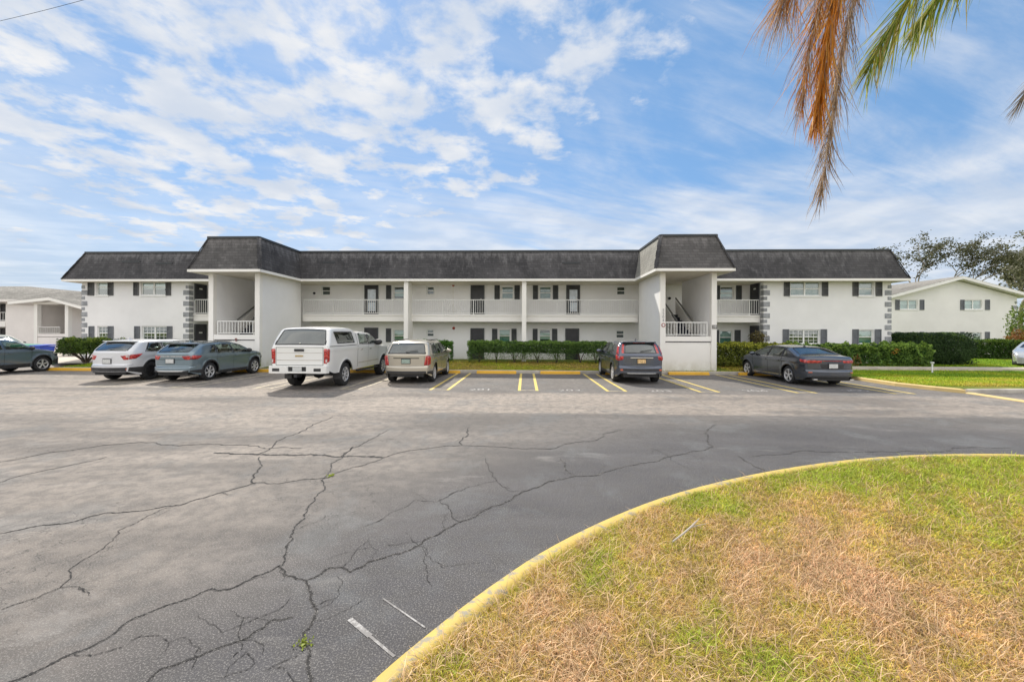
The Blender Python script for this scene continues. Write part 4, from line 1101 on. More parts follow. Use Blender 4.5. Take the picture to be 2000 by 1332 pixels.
class Car:
    def __init__(s, name, label, cat, loc, rz=R(90), L=4.5, W=1.82, top=(), sill=.24, r=.345, xr=.92, xf=3.6, zb=1.0, tum=.17, pt=.10, xt=.7, pf=.22, xn=1.0,
                 cr=.19, bd=.07, zbump=.62, rt=.09, mat=None, rim='five', group='cars parked nose in along the kerb', crown=.03, rimmat=None, rimr=.66, tyre_w=.215, zlo=None, gk=1.0):
        s.__dict__.update(locals()); s.H = max(z for _, z in top)
        s.root = empty(name, loc, rz, label=label, cat=cat, group=group)
        xx = np.linspace(0, L, 400); zz = np.interp(xx, [p[0] for p in top], [p[1] for p in top])
        k = np.array([1,2,3,4,3,2,1.])/16
        for _ in range(3): zp = np.concatenate([np.full(3, zz[0]), zz, np.full(3, zz[-1])]); z2 = np.convolve(zp, k, 'valid'); z2[0] = zz[0]; z2[-1] = zz[-1]; zz = z2
        s.xx, s.zz = xx, zz; s.dz = np.gradient(zz, xx)
        s.cuts = []; s.dlos = []
    def zt(s, x): return float(np.interp(x, s.xx, s.zz))
    def slope(s, x): return float(np.interp(x, s.xx, s.dz))
    def zl(s, x):
        z = s.sill + .15*max(0, 1-x/.55)**2 + .06*max(0, 1-(s.L-x)/.6)**2
        ra = s.r+.075
        for c in (s.xr, s.xf):
            if abs(x-c) < ra: z = max(z, s.r+math.sqrt(ra*ra-(x-c)**2)*.98)
        return z
    def hw(s, x, z):
        b = s.W/2
        if x < s.xt: b -= s.pt*((s.xt-x)/s.xt)**2.6
        if x > s.L-s.xn: b -= s.pf*((x-(s.L-s.xn))/s.xn)**2.4
        zt = s.zt(x)
        if z > s.zb: b -= s.tum*((z-s.zb)/(s.H-s.zb))**1.15
        else: b -= .055*((s.zb-z)/(s.zb-.2))**2.2
        # shoulder crease and wheel-arch swelling
        b += .012*math.exp(-((z-s.zb+.10)/.05)**2)
        for c in (s.xr, s.xf):
            d = math.hypot(x-c, (z-s.r)*1.0); b += .018*math.exp(-((d-s.r-.09)/.07)**2)
        sl = s.slope(x); d = (zt-z)/math.sqrt(1+sl*sl)
        if z < s.zt(0)+.001: d = min(d, x+.03)
        if z < s.zt(s.L)+.001: d = min(d, s.L-x+.03)
        rt = s.rt
        if d < rt: b -= rt*(1-math.sqrt(max(0, 1-((rt-d)/rt)**2)))
        return b
    def zm(s, z): return z if z < s.zb else s.zb+(z-s.zb)*s.gk
    def D(s, x, y, z):
        z0_ = z
        f = (y/(s.W/2))**2
        if x < 1: x += s.cr*f*(1-max(x, 0))**2
        if x > s.L-1.0: x -= .16*f*min(1, (x-s.L+1.0))**2
        t = min(1, max(0, (s.zbump-z)/.05)); t = t*t*(3-2*t); x -= s.bd*t*max(0, 1-max(x, 0)/.35)
        return (x-s.L/2, y, s.zm(z))
    def iscut(s, kind, a, b_, m=.012):
        for k, q in s.cuts:
            if k != kind: continue
            sg = 0; ok = True
            for i in range(4):
                p, r = q[i], q[(i+1) % 4]; ex, ey = r[0]-p[0], r[1]-p[1]; L = math.hypot(ex, ey)
                if L < 1e-6: continue
                d = (ex*(b_-p[1])-ey*(a-p[0]))/L
                if abs(d) < m or (sg and d*sg < 0): ok = False; break
                sg = 1 if d > 0 else -1
            if ok: return True
        return False
    def finish(s, seat=None):
        s.body()
        for c in s.dlos: s.patch('side', 'window_surround', M_black, c, n=44, eps=.004, holes=True)
        s.interior(seat or M_seat)
    def interior(s, mat):
        h = s.zm(s.H); zf = s.sill+.12; x1 = s.xr+1.55*(s.xf-s.xr)/2.65; x0 = x1-.95; o = s.L/2
        for x, sp in ((x1, (.36, -.36)), (x0, (.38, 0, -.38))):
            for y in sp:
                g = MB(); w = .23 if len(sp) == 2 else .18
                g.box(x-.05-o, x+.45-o, y-w, y+w, zf, zf+.28); b0, b1 = zf+.30, min(zf+.86, h-.30)
                g.add([(x-.02-o,y-w,b0-.06),(x+.10-o,y-w,b0-.06),(x+.10-o,y+w,b0-.06),(x-.02-o,y+w,b0-.06),(x-.20-o,y-w*.8,b1),(x-.12-o,y-w*.8,b1),(x-.12-o,y+w*.8,b1),(x-.20-o,y+w*.8,b1)], [(0,3,2,1),(4,5,6,7),(0,1,5,4),(1,2,6,5),(2,3,7,6),(3,0,4,7)])
                g.box(x-.22-o, x-.13-o, y-.12, y+.12, b1+.03, min(b1+.20, h-.10)); g.build('seat', mat, s.root, bevel=.03)
        g = MB(); g.box(x1+.85-o, x1+1.25-o, -s.W/2+.14, s.W/2-.14, zf+.2, s.zb-.08); g.build('dashboard', M_seat, s.root, bevel=.04)
        g = MB(); g.tube([(x1+.72-o+.06*math.sin(t), .37+.18*math.cos(t), s.zb-.08+.17*math.sin(t)) for t in [2*math.pi*k/16 for k in range(17)]], .015, 6); g.build('steering_wheel', M_seat, s.root)
    def body(s):
        g = MB(); st = 150; xs = [s.L*(i/st) for i in range(st+1)]; xs[0] = 0
        nr = 34; fr = [(j/nr) for j in range(nr+1)]; fr = [f*.94 if f < 1 else 1 for f in fr]; fr = fr[:-1]+[.965, .985, 1.0]; nr = len(fr)-1; nc = 30
        for sg in (1, -1):
            vs = []
            for x in xs:
                a, b_ = s.zl(x), s.zt(x)
                for f in fr:
                    z = a+(b_-a)*f; vs.append(s.D(x, sg*s.hw(x, z), z))
            fs = []
            for i in range(st):
                xm = (xs[i]+xs[i+1])/2; a, b_ = s.zl(xm), s.zt(xm)
                for j in range(nr):
                    zm_ = a+(b_-a)*(fr[j]+fr[j+1])/2
                    if not s.iscut('side', xm, zm_): fs.append((i*(nr+1)+j, (i+1)*(nr+1)+j, (i+1)*(nr+1)+j+1, i*(nr+1)+j+1))
            g.add(vs, fs)
        vs = []
        for x in xs:
            b_ = s.zt(x); y0 = s.hw(x, b_)
            for k in range(nc+1):
                u = -1+2*k/nc; vs.append(s.D(x, u*y0, b_+s.crown*(1-u*u)*min(1, x*3+.2)*min(1, (s.L-x)*3+.2)))
        g.add(vs, [(i*(nc+1)+k, (i+1)*(nc+1)+k, (i+1)*(nc+1)+k+1, i*(nc+1)+k+1) for i in range(st) for k in range(nc) if not s.iscut('top', (xs[i]+xs[i+1])/2, -1+(2*k+1)/nc, .004)])
        for x in (0, s.L):
            vs = []; a, b_ = s.zl(x), s.zt(x)
            for f in fr:
                z = a+(b_-a)*f; y0 = s.hw(x, z)
                for k in range(nc+1):
                    u = -1+2*k/nc; vs.append(s.D(x, u*y0, z+(s.crown*(1-u*u)*.2 if f == 1 else 0)))
            g.add(vs, [(j*(nc+1)+k, (j+1)*(nc+1)+k, (j+1)*(nc+1)+k+1, j*(nc+1)+k+1) for j in range(nr) for k in range(nc)])
        s.shell = g.build('body', s.mat, s.root, smooth=True, merge=True)
        u = MB(); hw = s.W/2-.27; u.box(.12-s.L/2, s.L/2-.25, -hw, hw, s.sill+.02, .62)
        u.box(.25-s.L/2, s.L/2-.3, -s.W/2+.1, s.W/2-.1, .70, .80)
        u.build('underbody', M_black, s.root)
        s.wheels()
    def wheels(s):
        for xc in (s.xr, s.xf):
            for sg in (1, -1):
                yo = sg*(s.W/2-.03); w = empty('wheel', (xc-s.L/2, yo, s.r)); w.parent = s.root
                t = MB(); tw = s.tyre_w; R_ = s.r
                pr = [(R_*s.rimr, 0), (R_*.80, .012), (R_*.93, .002), (R_*.985, -.018), (R_, -.045), (R_, -tw+.045), (R_*.985, -tw+.018), (R_*.93, -tw), (R_*s.rimr, -tw)]
                t.lathe([(a, sg*h) for a, h in pr], 'y', n=36); t.build('tyre', M_tyre, w, smooth=True)
                d = MB(); rr = R_*s.rimr
                d.lathe([(rr, 0), (rr*.97, sg*.004), (rr*.93, -sg*.006), (rr*.91, -sg*.05)], 'y', n=36)
                k = {'five': 5, 'six': 6, 'ten': 10, 'seven': 7}[s.rim]; hwid = {'five': .30, 'six': .26, 'seven': .2, 'ten': .16}[s.rim]
                for i in range(k):
                    a = 2*math.pi*i/k+.3; ca, sa = math.cos(a), math.sin(a); vs = []
                    for (q, wd) in ((.14, hwid*.55), (.93, hwid)):
                        for ss in (-1, 1):
                            px, pz = rr*(q*ca-ss*wd*.5*sa), rr*(q*sa+ss*wd*.5*ca); vs += [(px, sg*(.004-.012*(q < .5)), pz), (px, -sg*.03, pz)]
                    d.add(vs, [(0,2,6,4),(0,4,5,1),(2,3,7,6)])
                d.lathe([(0, sg*.0), (rr*.16, -sg*.002), (rr*.2, -sg*.02)], 'y', n=16)
                d.build('rim', s.rimmat or M_rim, w)
                h = MB(); h.lathe([(0, -sg*.05), (rr*.92, -sg*.052)], 'y', n=24); h.build('brake_disc', M_black, w)
    def patch(s, kind, name, mat, c, n=10, eps=.006, both=True, parent=None, holes=False):
        """c = 4 corners in the surface's own coordinates: side (x,z) rear (y,z) top (x,u)"""
        if mat in (M_cglass, M_cdark): s.cuts.append((kind, c)); eps = .003; n = 8
        if mat in (M_cglass, M_cdark) and kind == 'top' or name == 'topper_side_window':
            (a0, b0), (a1, b1), (a2, b2), (a3, b3) = c; kx, ku = (.022, .035)
            if kind == 'top':
                for q in ([(a0,b0),(a0,b1),(a0+kx,b1),(a0+kx,b0)], [(a2-kx,b3),(a2-kx,b2),(a2,b2),(a2,b3)], [(a0,b0),(a0,b0+ku),(a3,b3+ku),(a3,b3)], [(a1,b1-ku),(a1,b1),(a2,b2),(a2,b2-ku)]): s.patch('top', 'window_seal', M_black, q, n=14, eps=.006, both=False)
            else: s.line('side', [c[0], c[1], c[2], c[3], c[0]], w=.035, mat=M_black, name='window_seal', eps=.008)
        sides = (1, -1) if (both and kind in ('side', 'rear', 'top')) else (1,)
        out = []
        for sg in sides:
            g = MB(); vs = []
            for i in range(n+1):
                for j in range(n+1):
                    u, v = i/n, j/n
                    a = (1-u)*(1-v)*c[0][0]+u*(1-v)*c[1][0]+u*v*c[2][0]+(1-u)*v*c[3][0]
                    b_ = (1-u)*(1-v)*c[0][1]+u*(1-v)*c[1][1]+u*v*c[2][1]+(1-u)*v*c[3][1]
                    edge = (i in (0, n) or j in (0, n)); e = -.004 if edge else eps
                    if kind == 'side': vs.append(s.D(a, sg*(s.hw(a, b_)+e), b_))
                    elif kind == 'rear':
                        hy = s.hw(0, b_); y = max(-hy, min(hy, a*sg)); vs.append(s.D(-e, y, b_))
                    elif kind == 'top':
                        z = s.zt(a); y0 = s.hw(a, z); uu = b_*sg; sl = s.slope(a); q = math.sqrt(1+sl*sl)
                        vs.append(s.D(a-e*sl/q, uu*y0, z+s.crown*(1-uu*uu)*min(1, a*3+.2)+e/q))
            fs = []
            for i in range(n):
                for j in range(n):
                    u, v = (i+.5)/n, (j+.5)/n
                    if holes and s.iscut('side', (1-u)*(1-v)*c[0][0]+u*(1-v)*c[1][0]+u*v*c[2][0]+(1-u)*v*c[3][0], (1-u)*(1-v)*c[0][1]+u*(1-v)*c[1][1]+u*v*c[2][1]+(1-u)*v*c[3][1], .004): continue
                    fs.append((i*(n+1)+j, (i+1)*(n+1)+j, (i+1)*(n+1)+j+1, i*(n+1)+j+1))
            g.add(vs, fs)
            out.append(g.build(name, mat, parent or s.root, smooth=True))
        return out
    def dlo(s, c):
        s.dlos.append(c)
    def line(s, kind, pts, w=.010, mat=None, name='panel_gap', eps=.003, both=True, parent=None):
        for sg in ((1, -1) if both else (1,)):
            g = MB()
            for (p, q) in zip(pts, pts[1:]):
                d = Vector(q)-Vector(p); L = d.length; d /= L; nn = Vector((-d.y, d.x))*w/2; k = max(1, int(L/.08)); vs = []
                for i in range(k+1):
                    c = Vector(p)+d*L*i/k
                    for e in (nn, -nn):
                        a, b_ = c+e
                        if kind == 'side': vs.append(s.D(a, sg*(s.hw(a, b_)+eps), b_))
                        else: vs.append(s.D(-eps, a*sg, b_))
                g.add(vs, [(2*i, 2*i+1, 2*i+3, 2*i+2) for i in range(k)])
            g.build(name, mat or M_seam, parent or s.root)
    def flare(s, mat=None, w=.06, eps=.012):
        for c in (s.xr, s.xf):
            for sg in (1, -1):
                g = MB(); vs = []; n = 26; ra = s.r+.066
                for i in range(n+1):
                    a = math.pi*(-.06+1.12*i/n)
                    for rr in (ra, ra+w*.5, ra+w):
                        x, z = c+rr*math.cos(a), s.r+rr*math.sin(a); z = max(z, s.sill-.02)
                        vs.append(s.D(x, sg*(s.hw(x, max(z, s.zl(x)-.03))+(eps if rr != ra+w else -.002)), z))
                g.add(vs, [(3*i+k, 3*i+3+k, 3*i+4+k, 3*i+1+k) for i in range(n) for k in range(2)]); g.build('arch_trim', mat or M_black, s.root, smooth=True)
    def box(s, name, mat, x0, x1, y0, y1, z0, z1, bevel=.01, both=False):
        for sg in ((1, -1) if both else (1,)):
            g = MB(); g.box(x0-s.L/2, x1-s.L/2, y0*sg, y1*sg, s.zm(z0), max(s.zm(z1), s.zm(z0)+.012)); g.build(name, mat, s.root, bevel=bevel)
    def mirror(s, x, mat=None, size=1.0):
        for sg in (1, -1):
            g = MB(); y = sg*(s.hw(x, s.zb)+.115); z = s.zb+.07; vs = []; n = 10; m_ = 8
            for i in range(n+1):
                t = math.pi*i/n
                for k in range(m_):
                    p = 2*math.pi*k/m_; vs.append((x-s.L/2+.075*size*math.sin(t)*math.cos(p), y+sg*.12*size*math.cos(t), z+.085*size*math.sin(t)*math.sin(p)))
            g.add(vs, [(i*m_+k, (i+1)*m_+k, (i+1)*m_+(k+1) % m_, i*m_+(k+1) % m_) for i in range(n) for k in range(m_)])
            g.bar((x-s.L/2, sg*(s.hw(x, s.zb)-.05), s.zb), (x-s.L/2, y, z-.04), .03, .03); g.build('wing_mirror', mat or s.mat, s.root, smooth=True)
    def antenna(s, x, h=.10):
        z = s.zm(s.zt(x)+s.crown); g = MB(); g.add([(x-s.L/2-.07,0,z+h),(x-s.L/2+.1,-.02,z-.01),(x-s.L/2+.1,.02,z-.01),(x-s.L/2-.09,-.02,z-.01),(x-s.L/2-.09,.02,z-.01)], [(0,1,2),(0,3,1),(0,2,4),(0,4,3)]); g.build('roof_antenna', s.mat, s.root)
    def handles(s, xs, z, mat=None):
        for x in xs:
            for sg in (1, -1):
                g = MB(); y = sg*(s.hw(x, z)+.022); g.bar((x-s.L/2-.09, y, z), (x-s.L/2+.09, y, z), .022, .026); g.bar((x-s.L/2-.07, y-sg*.04, z), (x-s.L/2-.07, y, z), .02, .02); g.bar((x-s.L/2+.07, y-sg*.04, z), (x-s.L/2+.07, y, z), .02, .02); g.build('door_handle', mat or s.mat, s.root)
    def plate(s, z, mat=None, w=.30, h=.15, e=.015, y=0):
        g = MB(); x = s.D(0, y, z)[0]; g.box(x-e-.01, x-e, y-w/2, y+w/2, z-h/2, z+h/2); p = g.build('licence_plate', mat or M_plate, s.root)
        g = MB(); g.box(x-e+.001, x-e+.012, y-w/2-.02, y+w/2+.02, z-h/2-.02, z+h/2+.02); g.build('plate_recess', M_black, s.root)
    def wiper(s, xa, z=None):
        g = MB(); x = xa; zz = s.zm(s.zt(x)+.05); g.bar((x-s.L/2-.03, .02, zz), (x+.05-s.L/2-.02, -.42, zz+.05), .018, .02); g.build('rear_wiper', M_black, s.root)

# --- white crossover, far left of the row
def suv_common(c, roof=None):
    pass
A = Car('parked_suv', 'pearl white SUV with black lower trim and wide red tail lights', 'car', (-15.66, 16.70, 0), L=4.50, W=1.74, gk=.84, pt=.14, mat=P_white,
        top=[(0,1.10),(.10,1.24),(.50,1.56),(.62,1.62),(1.5,1.665),(2.3,1.64),(2.75,1.53),(3.45,1.14),(4.1,1.02),(4.42,.86),(4.52,.66)], xr=.93, xf=3.62, r=.355, zb=1.08, rimmat=M_rimd, zbump=.66)
A.patch('top', 'rear_window', M_cdark, [(.05,-.99),(.05,.99),(.47,.95),(.47,-.95)], both=False)
A.dlo([(.56,1.12),(3.30,1.03),(2.76,1.53),(.84,1.55)]); A.patch('side', 'side_window', M_cglass, [(.66,1.14),(1.42,1.09),(1.38,1.545),(.90,1.53)]); A.patch('side', 'side_window', M_cglass, [(1.48,1.08),(2.30,1.06),(2.22,1.55),(1.44,1.545)]); A.patch('side', 'side_window', M_cglass, [(2.36,1.06),(3.20,1.06),(2.74,1.49),(2.28,1.545)])
A.patch('top', 'windscreen', M_cglass, [(2.75,-.88),(2.75,.88),(3.40,.94),(3.40,-.94)], both=False)
A.patch('rear', 'tail_light', M_lens, [(.44,.98),(.90,1.03),(.90,.84),(.56,.82)], eps=.015); A.patch('side', 'tail_light', M_lens, [(-.0,.84),(-.0,1.03),(.50,1.06),(.20,.86)], eps=.015)
A.patch('rear', 'reversing_light', M_lens2, [(.62,.99),(.72,.98),(.74,.92),(.64,.91)], eps=.02)
A.patch('rear', 'bumper_cladding', M_black, [(-.90,.395),(.90,.395),(.90,.55),(-.90,.55)], both=False, eps=.012); A.patch('side', 'bumper_cladding', M_black, [(.0,.395),(.50,.30),(.55,.56),(0,.55)], eps=.012)
A.patch('rear', 'reflector', M_refl, [(.66,.44),(.84,.44),(.84,.52),(.66,.52)], eps=.02); A.flare(); A.patch('side', 'sill_trim', M_black, [(1.36,.24),(3.18,.24),(3.18,.38),(1.36,.38)], eps=.012)
A.plate(.78); A.mirror(3.0); A.handles((1.55, 2.4), .92); A.wiper(.10); A.antenna(.9)
A.box('tailgate_trim', M_chrome, -.045, -.02, -.22, .22, .915, .935); A.box('roof_spoiler', P_white, .40, .60, -.62, .62, 1.585, 1.625)
for p in ([(1.42,.42),(1.42,1.50)], [(2.33,.40),(2.33,1.50)], [(3.22,.5),(3.22,1.05)]): A.line('side', p)
A.line('rear', [(-.85,.66),(-.60,.60),(.60,.60),(.85,.66)], both=False); A.box('roof_rail', M_chrome, .8, 2.5, .60, .64, 1.66, 1.69, both=True)

# --- slate blue crossover
B = Car('parked_suv', 'slate blue crossover with a low sloping tail between the white SUV and the white pickup', 'car', (-13.22, 16.62, 0), L=4.36, W=1.68, gk=.86, pt=.14, mat=P_slate,
        top=[(0,1.06),(.10,1.17),(.55,1.45),(.75,1.52),(1.6,1.585),(2.2,1.56),(2.7,1.43),(3.35,1.08),(4.0,.98),(4.28,.84),(4.36,.64)], xr=.88, xf=3.50, r=.35, zb=1.03, tum=.20, rim='six', zbump=.60)
B.patch('top', 'rear_window', M_cglass, [(.06,-.97),(.06,.97),(.54,.92),(.54,-.92)], both=False)
B.dlo([(.80,1.08),(3.14,1.01),(2.60,1.44),(1.02,1.44)]); B.patch('side', 'side_window', M_cglass, [(.86,1.11),(1.18,1.07),(1.20,1.43),(1.04,1.40)]); B.patch('side', 'side_window', M_cglass, [(1.26,1.05),(2.10,1.03),(2.0,1.475),(1.24,1.465)]); B.patch('side', 'side_window', M_cglass, [(2.17,1.03),(3.06,1.03),(2.58,1.41),(2.07,1.475)])
B.patch('top', 'windscreen', M_cglass, [(2.68,-.88),(2.68,.88),(3.30,.94),(3.30,-.94)], both=False)
B.patch('rear', 'tail_light', M_lens, [(.38,.98),(.88,1.01),(.88,.85),(.50,.84)], eps=.015); B.patch('side', 'tail_light', M_lens, [(0,.85),(0,1.01),(.46,.99),(.22,.86)], eps=.015)
B.patch('rear', 'light_bar', M_lens2, [(.0,.985),(.42,.985),(.42,.96),(.0,.96)], eps=.014)
B.patch('rear', 'bumper_cladding', M_black, [(-.88,.392),(.88,.392),(.88,.45),(-.88,.45)], both=False, eps=.012); B.patch('side', 'bumper_cladding', M_black, [(0,.39),(.46,.30),(.50,.48),(0,.45)], eps=.012)
B.patch('rear', 'skid_plate', P_silver, [(-.52,.395),(.52,.395),(.62,.455),(-.62,.455)], both=False, eps=.018)
B.flare(); B.patch('side', 'sill_trim', M_black, [(1.30,.24),(3.08,.24),(3.08,.36),(1.30,.36)], eps=.012)
B.plate(.80); B.mirror(2.92, M_black); B.handles((1.45, 2.28), .90); B.wiper(.12); B.antenna(.95)
for p in ([(1.22,.42),(1.22,1.42)], [(2.13,.38),(2.13,1.45)], [(3.08,.5),(3.08,1.02)]): B.line('side', p)
B.line('rear', [(-.82,.64),(-.58,.58),(.58,.58),(.82,.64)], both=False); B.line('rear', [(-.84,.86),(.84,.86)], both=False, w=.02)
B.box('roof_rail', M_black, .8, 2.3, .58, .62, 1.585, 1.61, both=True); B.box('roof_spoiler', M_black, .44, .68, -.58, .58, 1.47, 1.50)

# --- white pickup with a topper
T = Car('parked_pickup', 'white crew cab pickup truck with a matching topper over its bed', 'pickup truck', (-7.36, 15.80, 0), L=6.05, W=1.97, gk=.95, mat=P_truck,
        top=[(0,1.42),(.02,1.46),(.36,2.02),(.46,2.06),(1.6,2.10),(2.05,2.06),(2.16,2.0),(2.28,1.93),(2.9,1.955),(3.6,1.90),(3.95,1.78),(4.62,1.36),(5.6,1.30),(5.95,1.16),(6.05,.90)],
        sill=.52, r=.415, xr=1.26, xf=5.02, zb=1.42, tum=.17, pt=.05, xt=.4, pf=.16, xn=.9, cr=.03, bd=0, zbump=.1, rt=.08, rim='seven', rimr=.62, crown=.035, tyre_w=.27)
T.patch('top', 'topper_window', M_cdark, [(.025,-.99),(.025,.99),(.365,.93),(.365,-.93)], both=False)
T.patch('side', 'topper_side_window', M_cdark, [(.62,1.53),(1.98,1.53),(1.90,1.93),(.52,1.93)])
T.dlo([(2.36,1.43),(4.42,1.40),(3.94,1.80),(2.42,1.88)]); T.patch('side', 'side_window', M_cglass, [(2.40,1.45),(3.22,1.44),(3.18,1.86),(2.44,1.87)]); T.patch('side', 'side_window', M_cglass, [(3.30,1.44),(4.32,1.42),(3.90,1.78),(3.28,1.86)])
T.patch('top', 'windscreen', M_cglass, [(3.92,-.88),(3.92,.88),(4.55,.94),(4.55,-.94)], both=False)
T.patch('rear', 'tail_light', M_lens, [(.80,.86),(.985,.86),(.985,1.36),(.80,1.36)], eps=.02); T.patch('side', 'tail_light', M_lens, [(0,.90),(.07,.92),(.07,1.34),(0,1.36)], eps=.02)
T.patch('rear', 'reversing_light', M_lens2, [(.86,.90),(.96,.90),(.96,1.02),(.86,1.02)], eps=.026)
T.line('rear', [(-.78,.82),(-.78,1.40),(.78,1.40),(.78,.82),(-.78,.82)], both=False, w=.014)
T.line('rear', [(-.76,.98),(.76,.98)], both=False, w=.02, mat=M_conc, name='tailgate_crease_shade'); T.line('rear', [(-.76,1.22),(.76,1.22)], both=False, w=.012, mat=M_conc, name='tailgate_crease_shade')  # grey strips painting in the shade of the pressed creases
T.line('side', [(.02,1.43),(2.14,1.43)], w=.02); T.line('side', [(2.24,.6),(2.24,1.88)], w=.022); T.line('side', [(3.25,.6),(3.25,1.82)]); T.line('side', [(4.32,.7),(4.32,1.40)]); T.line('side', [(2.3,.74),(4.4,.74)], w=.035, mat=M_conc, name='door_moulding')
T.box('tailgate_handle', M_black, -.03, .0, -.16, .16, 1.27, 1.35); T.box('tailgate_emblem', plain('gold_emblem', (.45,.33,.14), .4), -.022, .0, -.13, .13, 1.10, 1.145, bevel=.004)
T.box('topper_lock', M_chrome, .03, .05, -.03, .03, 1.52, 1.56)
g = MB()   # rear bumper with steps
for sy in (-1, 1):
    a_ = [(-.14, .30), (-.16, .42), (-.16, .80), (-.10, .95), (.02, .99), (.02, .30)]; vs = [(x-T.L/2, y*sy, z) for z in (.56, .80) for x, y in a_]
    g.add(vs, [tuple(range(6))[::-1], tuple(range(6, 12))]+[(i, (i+1) % 6, (i+1) % 6+6, i+6) for i in range(6)])
g.box(-.145-T.L/2, .015-T.L/2, -.35, .35, .565, .63); g.box(-.13-T.L/2, .015-T.L/2, -.35, .35, .775, .795)
g.build('rear_bumper', P_truck, T.root, bevel=.03)
T.box('bumper_recess', M_black, -.10, -.02, -.40, .40, .60, .79); T.box('corner_step', M_black, -.166, -.15, .56, .80, .63, .73, both=True)
g = MB(); g.box(-.125-T.L/2, -.112-T.L/2, -.15, .15, .64, .77); g.build('licence_plate', M_plate, T.root)
T.flare(w=.05, eps=.02); T.mirror(4.02, M_black, 1.45); T.handles((2.55, 3.42), 1.24, M_chrome)
T.box('running_board', M_black, 2.3, 4.3, .86, 1.0, .42, .47, both=True); T.box('tow_hitch', M_metal, -.22, .1, -.05, .05, .44, .53)
g = MB(); g.tube([(T.L*-.5+1.26, -.8, .42), (T.L*-.5+1.26, .8, .42)], .06, 10); g.lathe([(0,-.16),(.13,-.13),(.17,0),(.13,.13),(0,.16)], 'y', (T.L*-.5+1.26, 0, .42), 14); g.tube([(.3-T.L/2,.55,.50),(.9-T.L/2,.55,.52),(2.6-T.L/2,.5,.52)], .045, 8); g.build('rear_axle', M_metal, T.root, smooth=True)
T.box('mud_flap', M_black, .80, .83, .72, .98, .28, .58, both=True)

# --- champagne SUV
D_ = Car('parked_suv', 'champagne beige older SUV with tall red tail lights beside the white pickup', 'car', (-4.38, 16.70, 0), L=4.35, W=1.80, gk=.84, mat=P_beige,
        top=[(0,1.06),(.04,1.12),(.34,1.56),(.50,1.64),(1.5,1.70),(2.2,1.68),(2.6,1.58),(3.25,1.12),(3.9,1.02),(4.25,.86),(4.35,.62)], xr=.86, xf=3.49, r=.345, zb=1.05, tum=.20, cr=.15, bd=.05, zbump=.66, rim='ten', zlo=0)
D_.patch('top', 'rear_window', M_cdark, [(.035,-.98),(.035,.98),(.35,.93),(.35,-.93)], both=False)
D_.dlo([(.36,1.10),(3.06,1.03),(2.56,1.56),(.60,1.58)]); D_.patch('side', 'side_window', M_cglass, [(.44,1.11),(1.10,1.09),(1.08,1.58),(.66,1.57)]); D_.patch('side', 'side_window', M_cglass, [(1.21,1.08),(2.02,1.06),(1.94,1.59),(1.19,1.58)]); D_.patch('side', 'side_window', M_cglass, [(2.09,1.06),(2.98,1.05),(2.52,1.54),(2.02,1.59)])
D_.patch('top', 'windscreen', M_cglass, [(2.62,-.88),(2.62,.88),(3.20,.94),(3.20,-.94)], both=False)
D_.patch('rear', 'tail_light', M_lens, [(.72,1.06),(.84,1.06),(.90,.68),(.64,.68)], eps=.02); D_.patch('side', 'tail_light', M_lens, [(0,.68),(.20,.70),(.14,1.02),(.0,1.06)], eps=.02)
D_.patch('rear', 'bumper_cladding', M_black, [(-.88,.392),(.88,.392),(.86,.48),(-.86,.48)], both=False, eps=.012); D_.patch('side', 'bumper_cladding', M_black, [(0,.39),(.44,.30),(.46,.46),(0,.48)], eps=.012)
D_.patch('side', 'sill_trim', M_black, [(1.28,.24),(3.06,.24),(3.06,.34),(1.28,.34)], eps=.012)
D_.plate(.84, plain('plate_green_white', (.30,.38,.33), .5, var=.3, vscale=30)); D_.mirror(2.95); D_.handles((1.32, 2.2), .90); D_.wiper(.07)
D_.line('rear', [(-.48,.95),(.48,.95)], both=False, w=.03); D_.line('rear', [(-.66,1.04),(-.66,.67),(.66,.67),(.66,1.04)], both=False); D_.box('roof_rail', M_metal, .6, 2.4, .60, .64, 1.70, 1.735, both=True)
for p in ([(1.15,.42),(1.15,1.55)], [(2.05,.36),(2.05,1.56)], [(3.0,.5),(3.0,1.03)]): D_.line('side', p)
g = MB(); g.tube([(-.06-D_.L/2,-.45,.27),(.3-D_.L/2,-.45,.27)], .03, 10); g.build('exhaust_pipe', M_chrome, D_.root)

# --- graphite SUV in front of the right tower
E = Car('parked_suv', 'graphite grey SUV with red lights up its rear pillars before the right tower', 'car', (4.31, 17.22, 0), L=4.53, W=1.80, gk=.96, mat=P_grey,
        top=[(0,1.06),(.05,1.14),(.34,1.50),(.48,1.58),(1.4,1.645),(2.2,1.63),(2.7,1.50),(3.4,1.12),(4.1,1.0),(4.43,.84),(4.53,.62)], xr=.94, xf=3.56, r=.345, zb=1.05, tum=.22, cr=.18, zbump=.66, rim='five')
E.patch('top', 'rear_window', M_cdark, [(.05,-.84),(.05,.84),(.38,.82),(.38,-.82)], both=False)
E.dlo([(.64,1.13),(3.18,1.04),(2.66,1.50),(1.0,1.54)]); E.patch('side', 'side_window', M_cglass, [(.72,1.20),(1.10,1.12),(1.12,1.50),(1.02,1.49)]); E.patch('side', 'side_window', M_cglass, [(1.20,1.08),(2.06,1.06),(1.98,1.56),(1.18,1.55)]); E.patch('side', 'side_window', M_cglass, [(2.13,1.06),(3.10,1.06),(2.62,1.49),(2.06,1.56)])
E.patch('top', 'windscreen', M_cglass, [(2.72,-.88),(2.72,.88),(3.35,.94),(3.35,-.94)], both=False)
E.patch('rear', 'tail_light', M_lens, [(.62,1.04),(.86,1.05),(.90,.86),(.66,.90)], eps=.02); E.patch('side', 'tail_light', M_lens, [(0,.86),(.20,.90),(.26,1.10),(.02,1.04)], eps=.02)
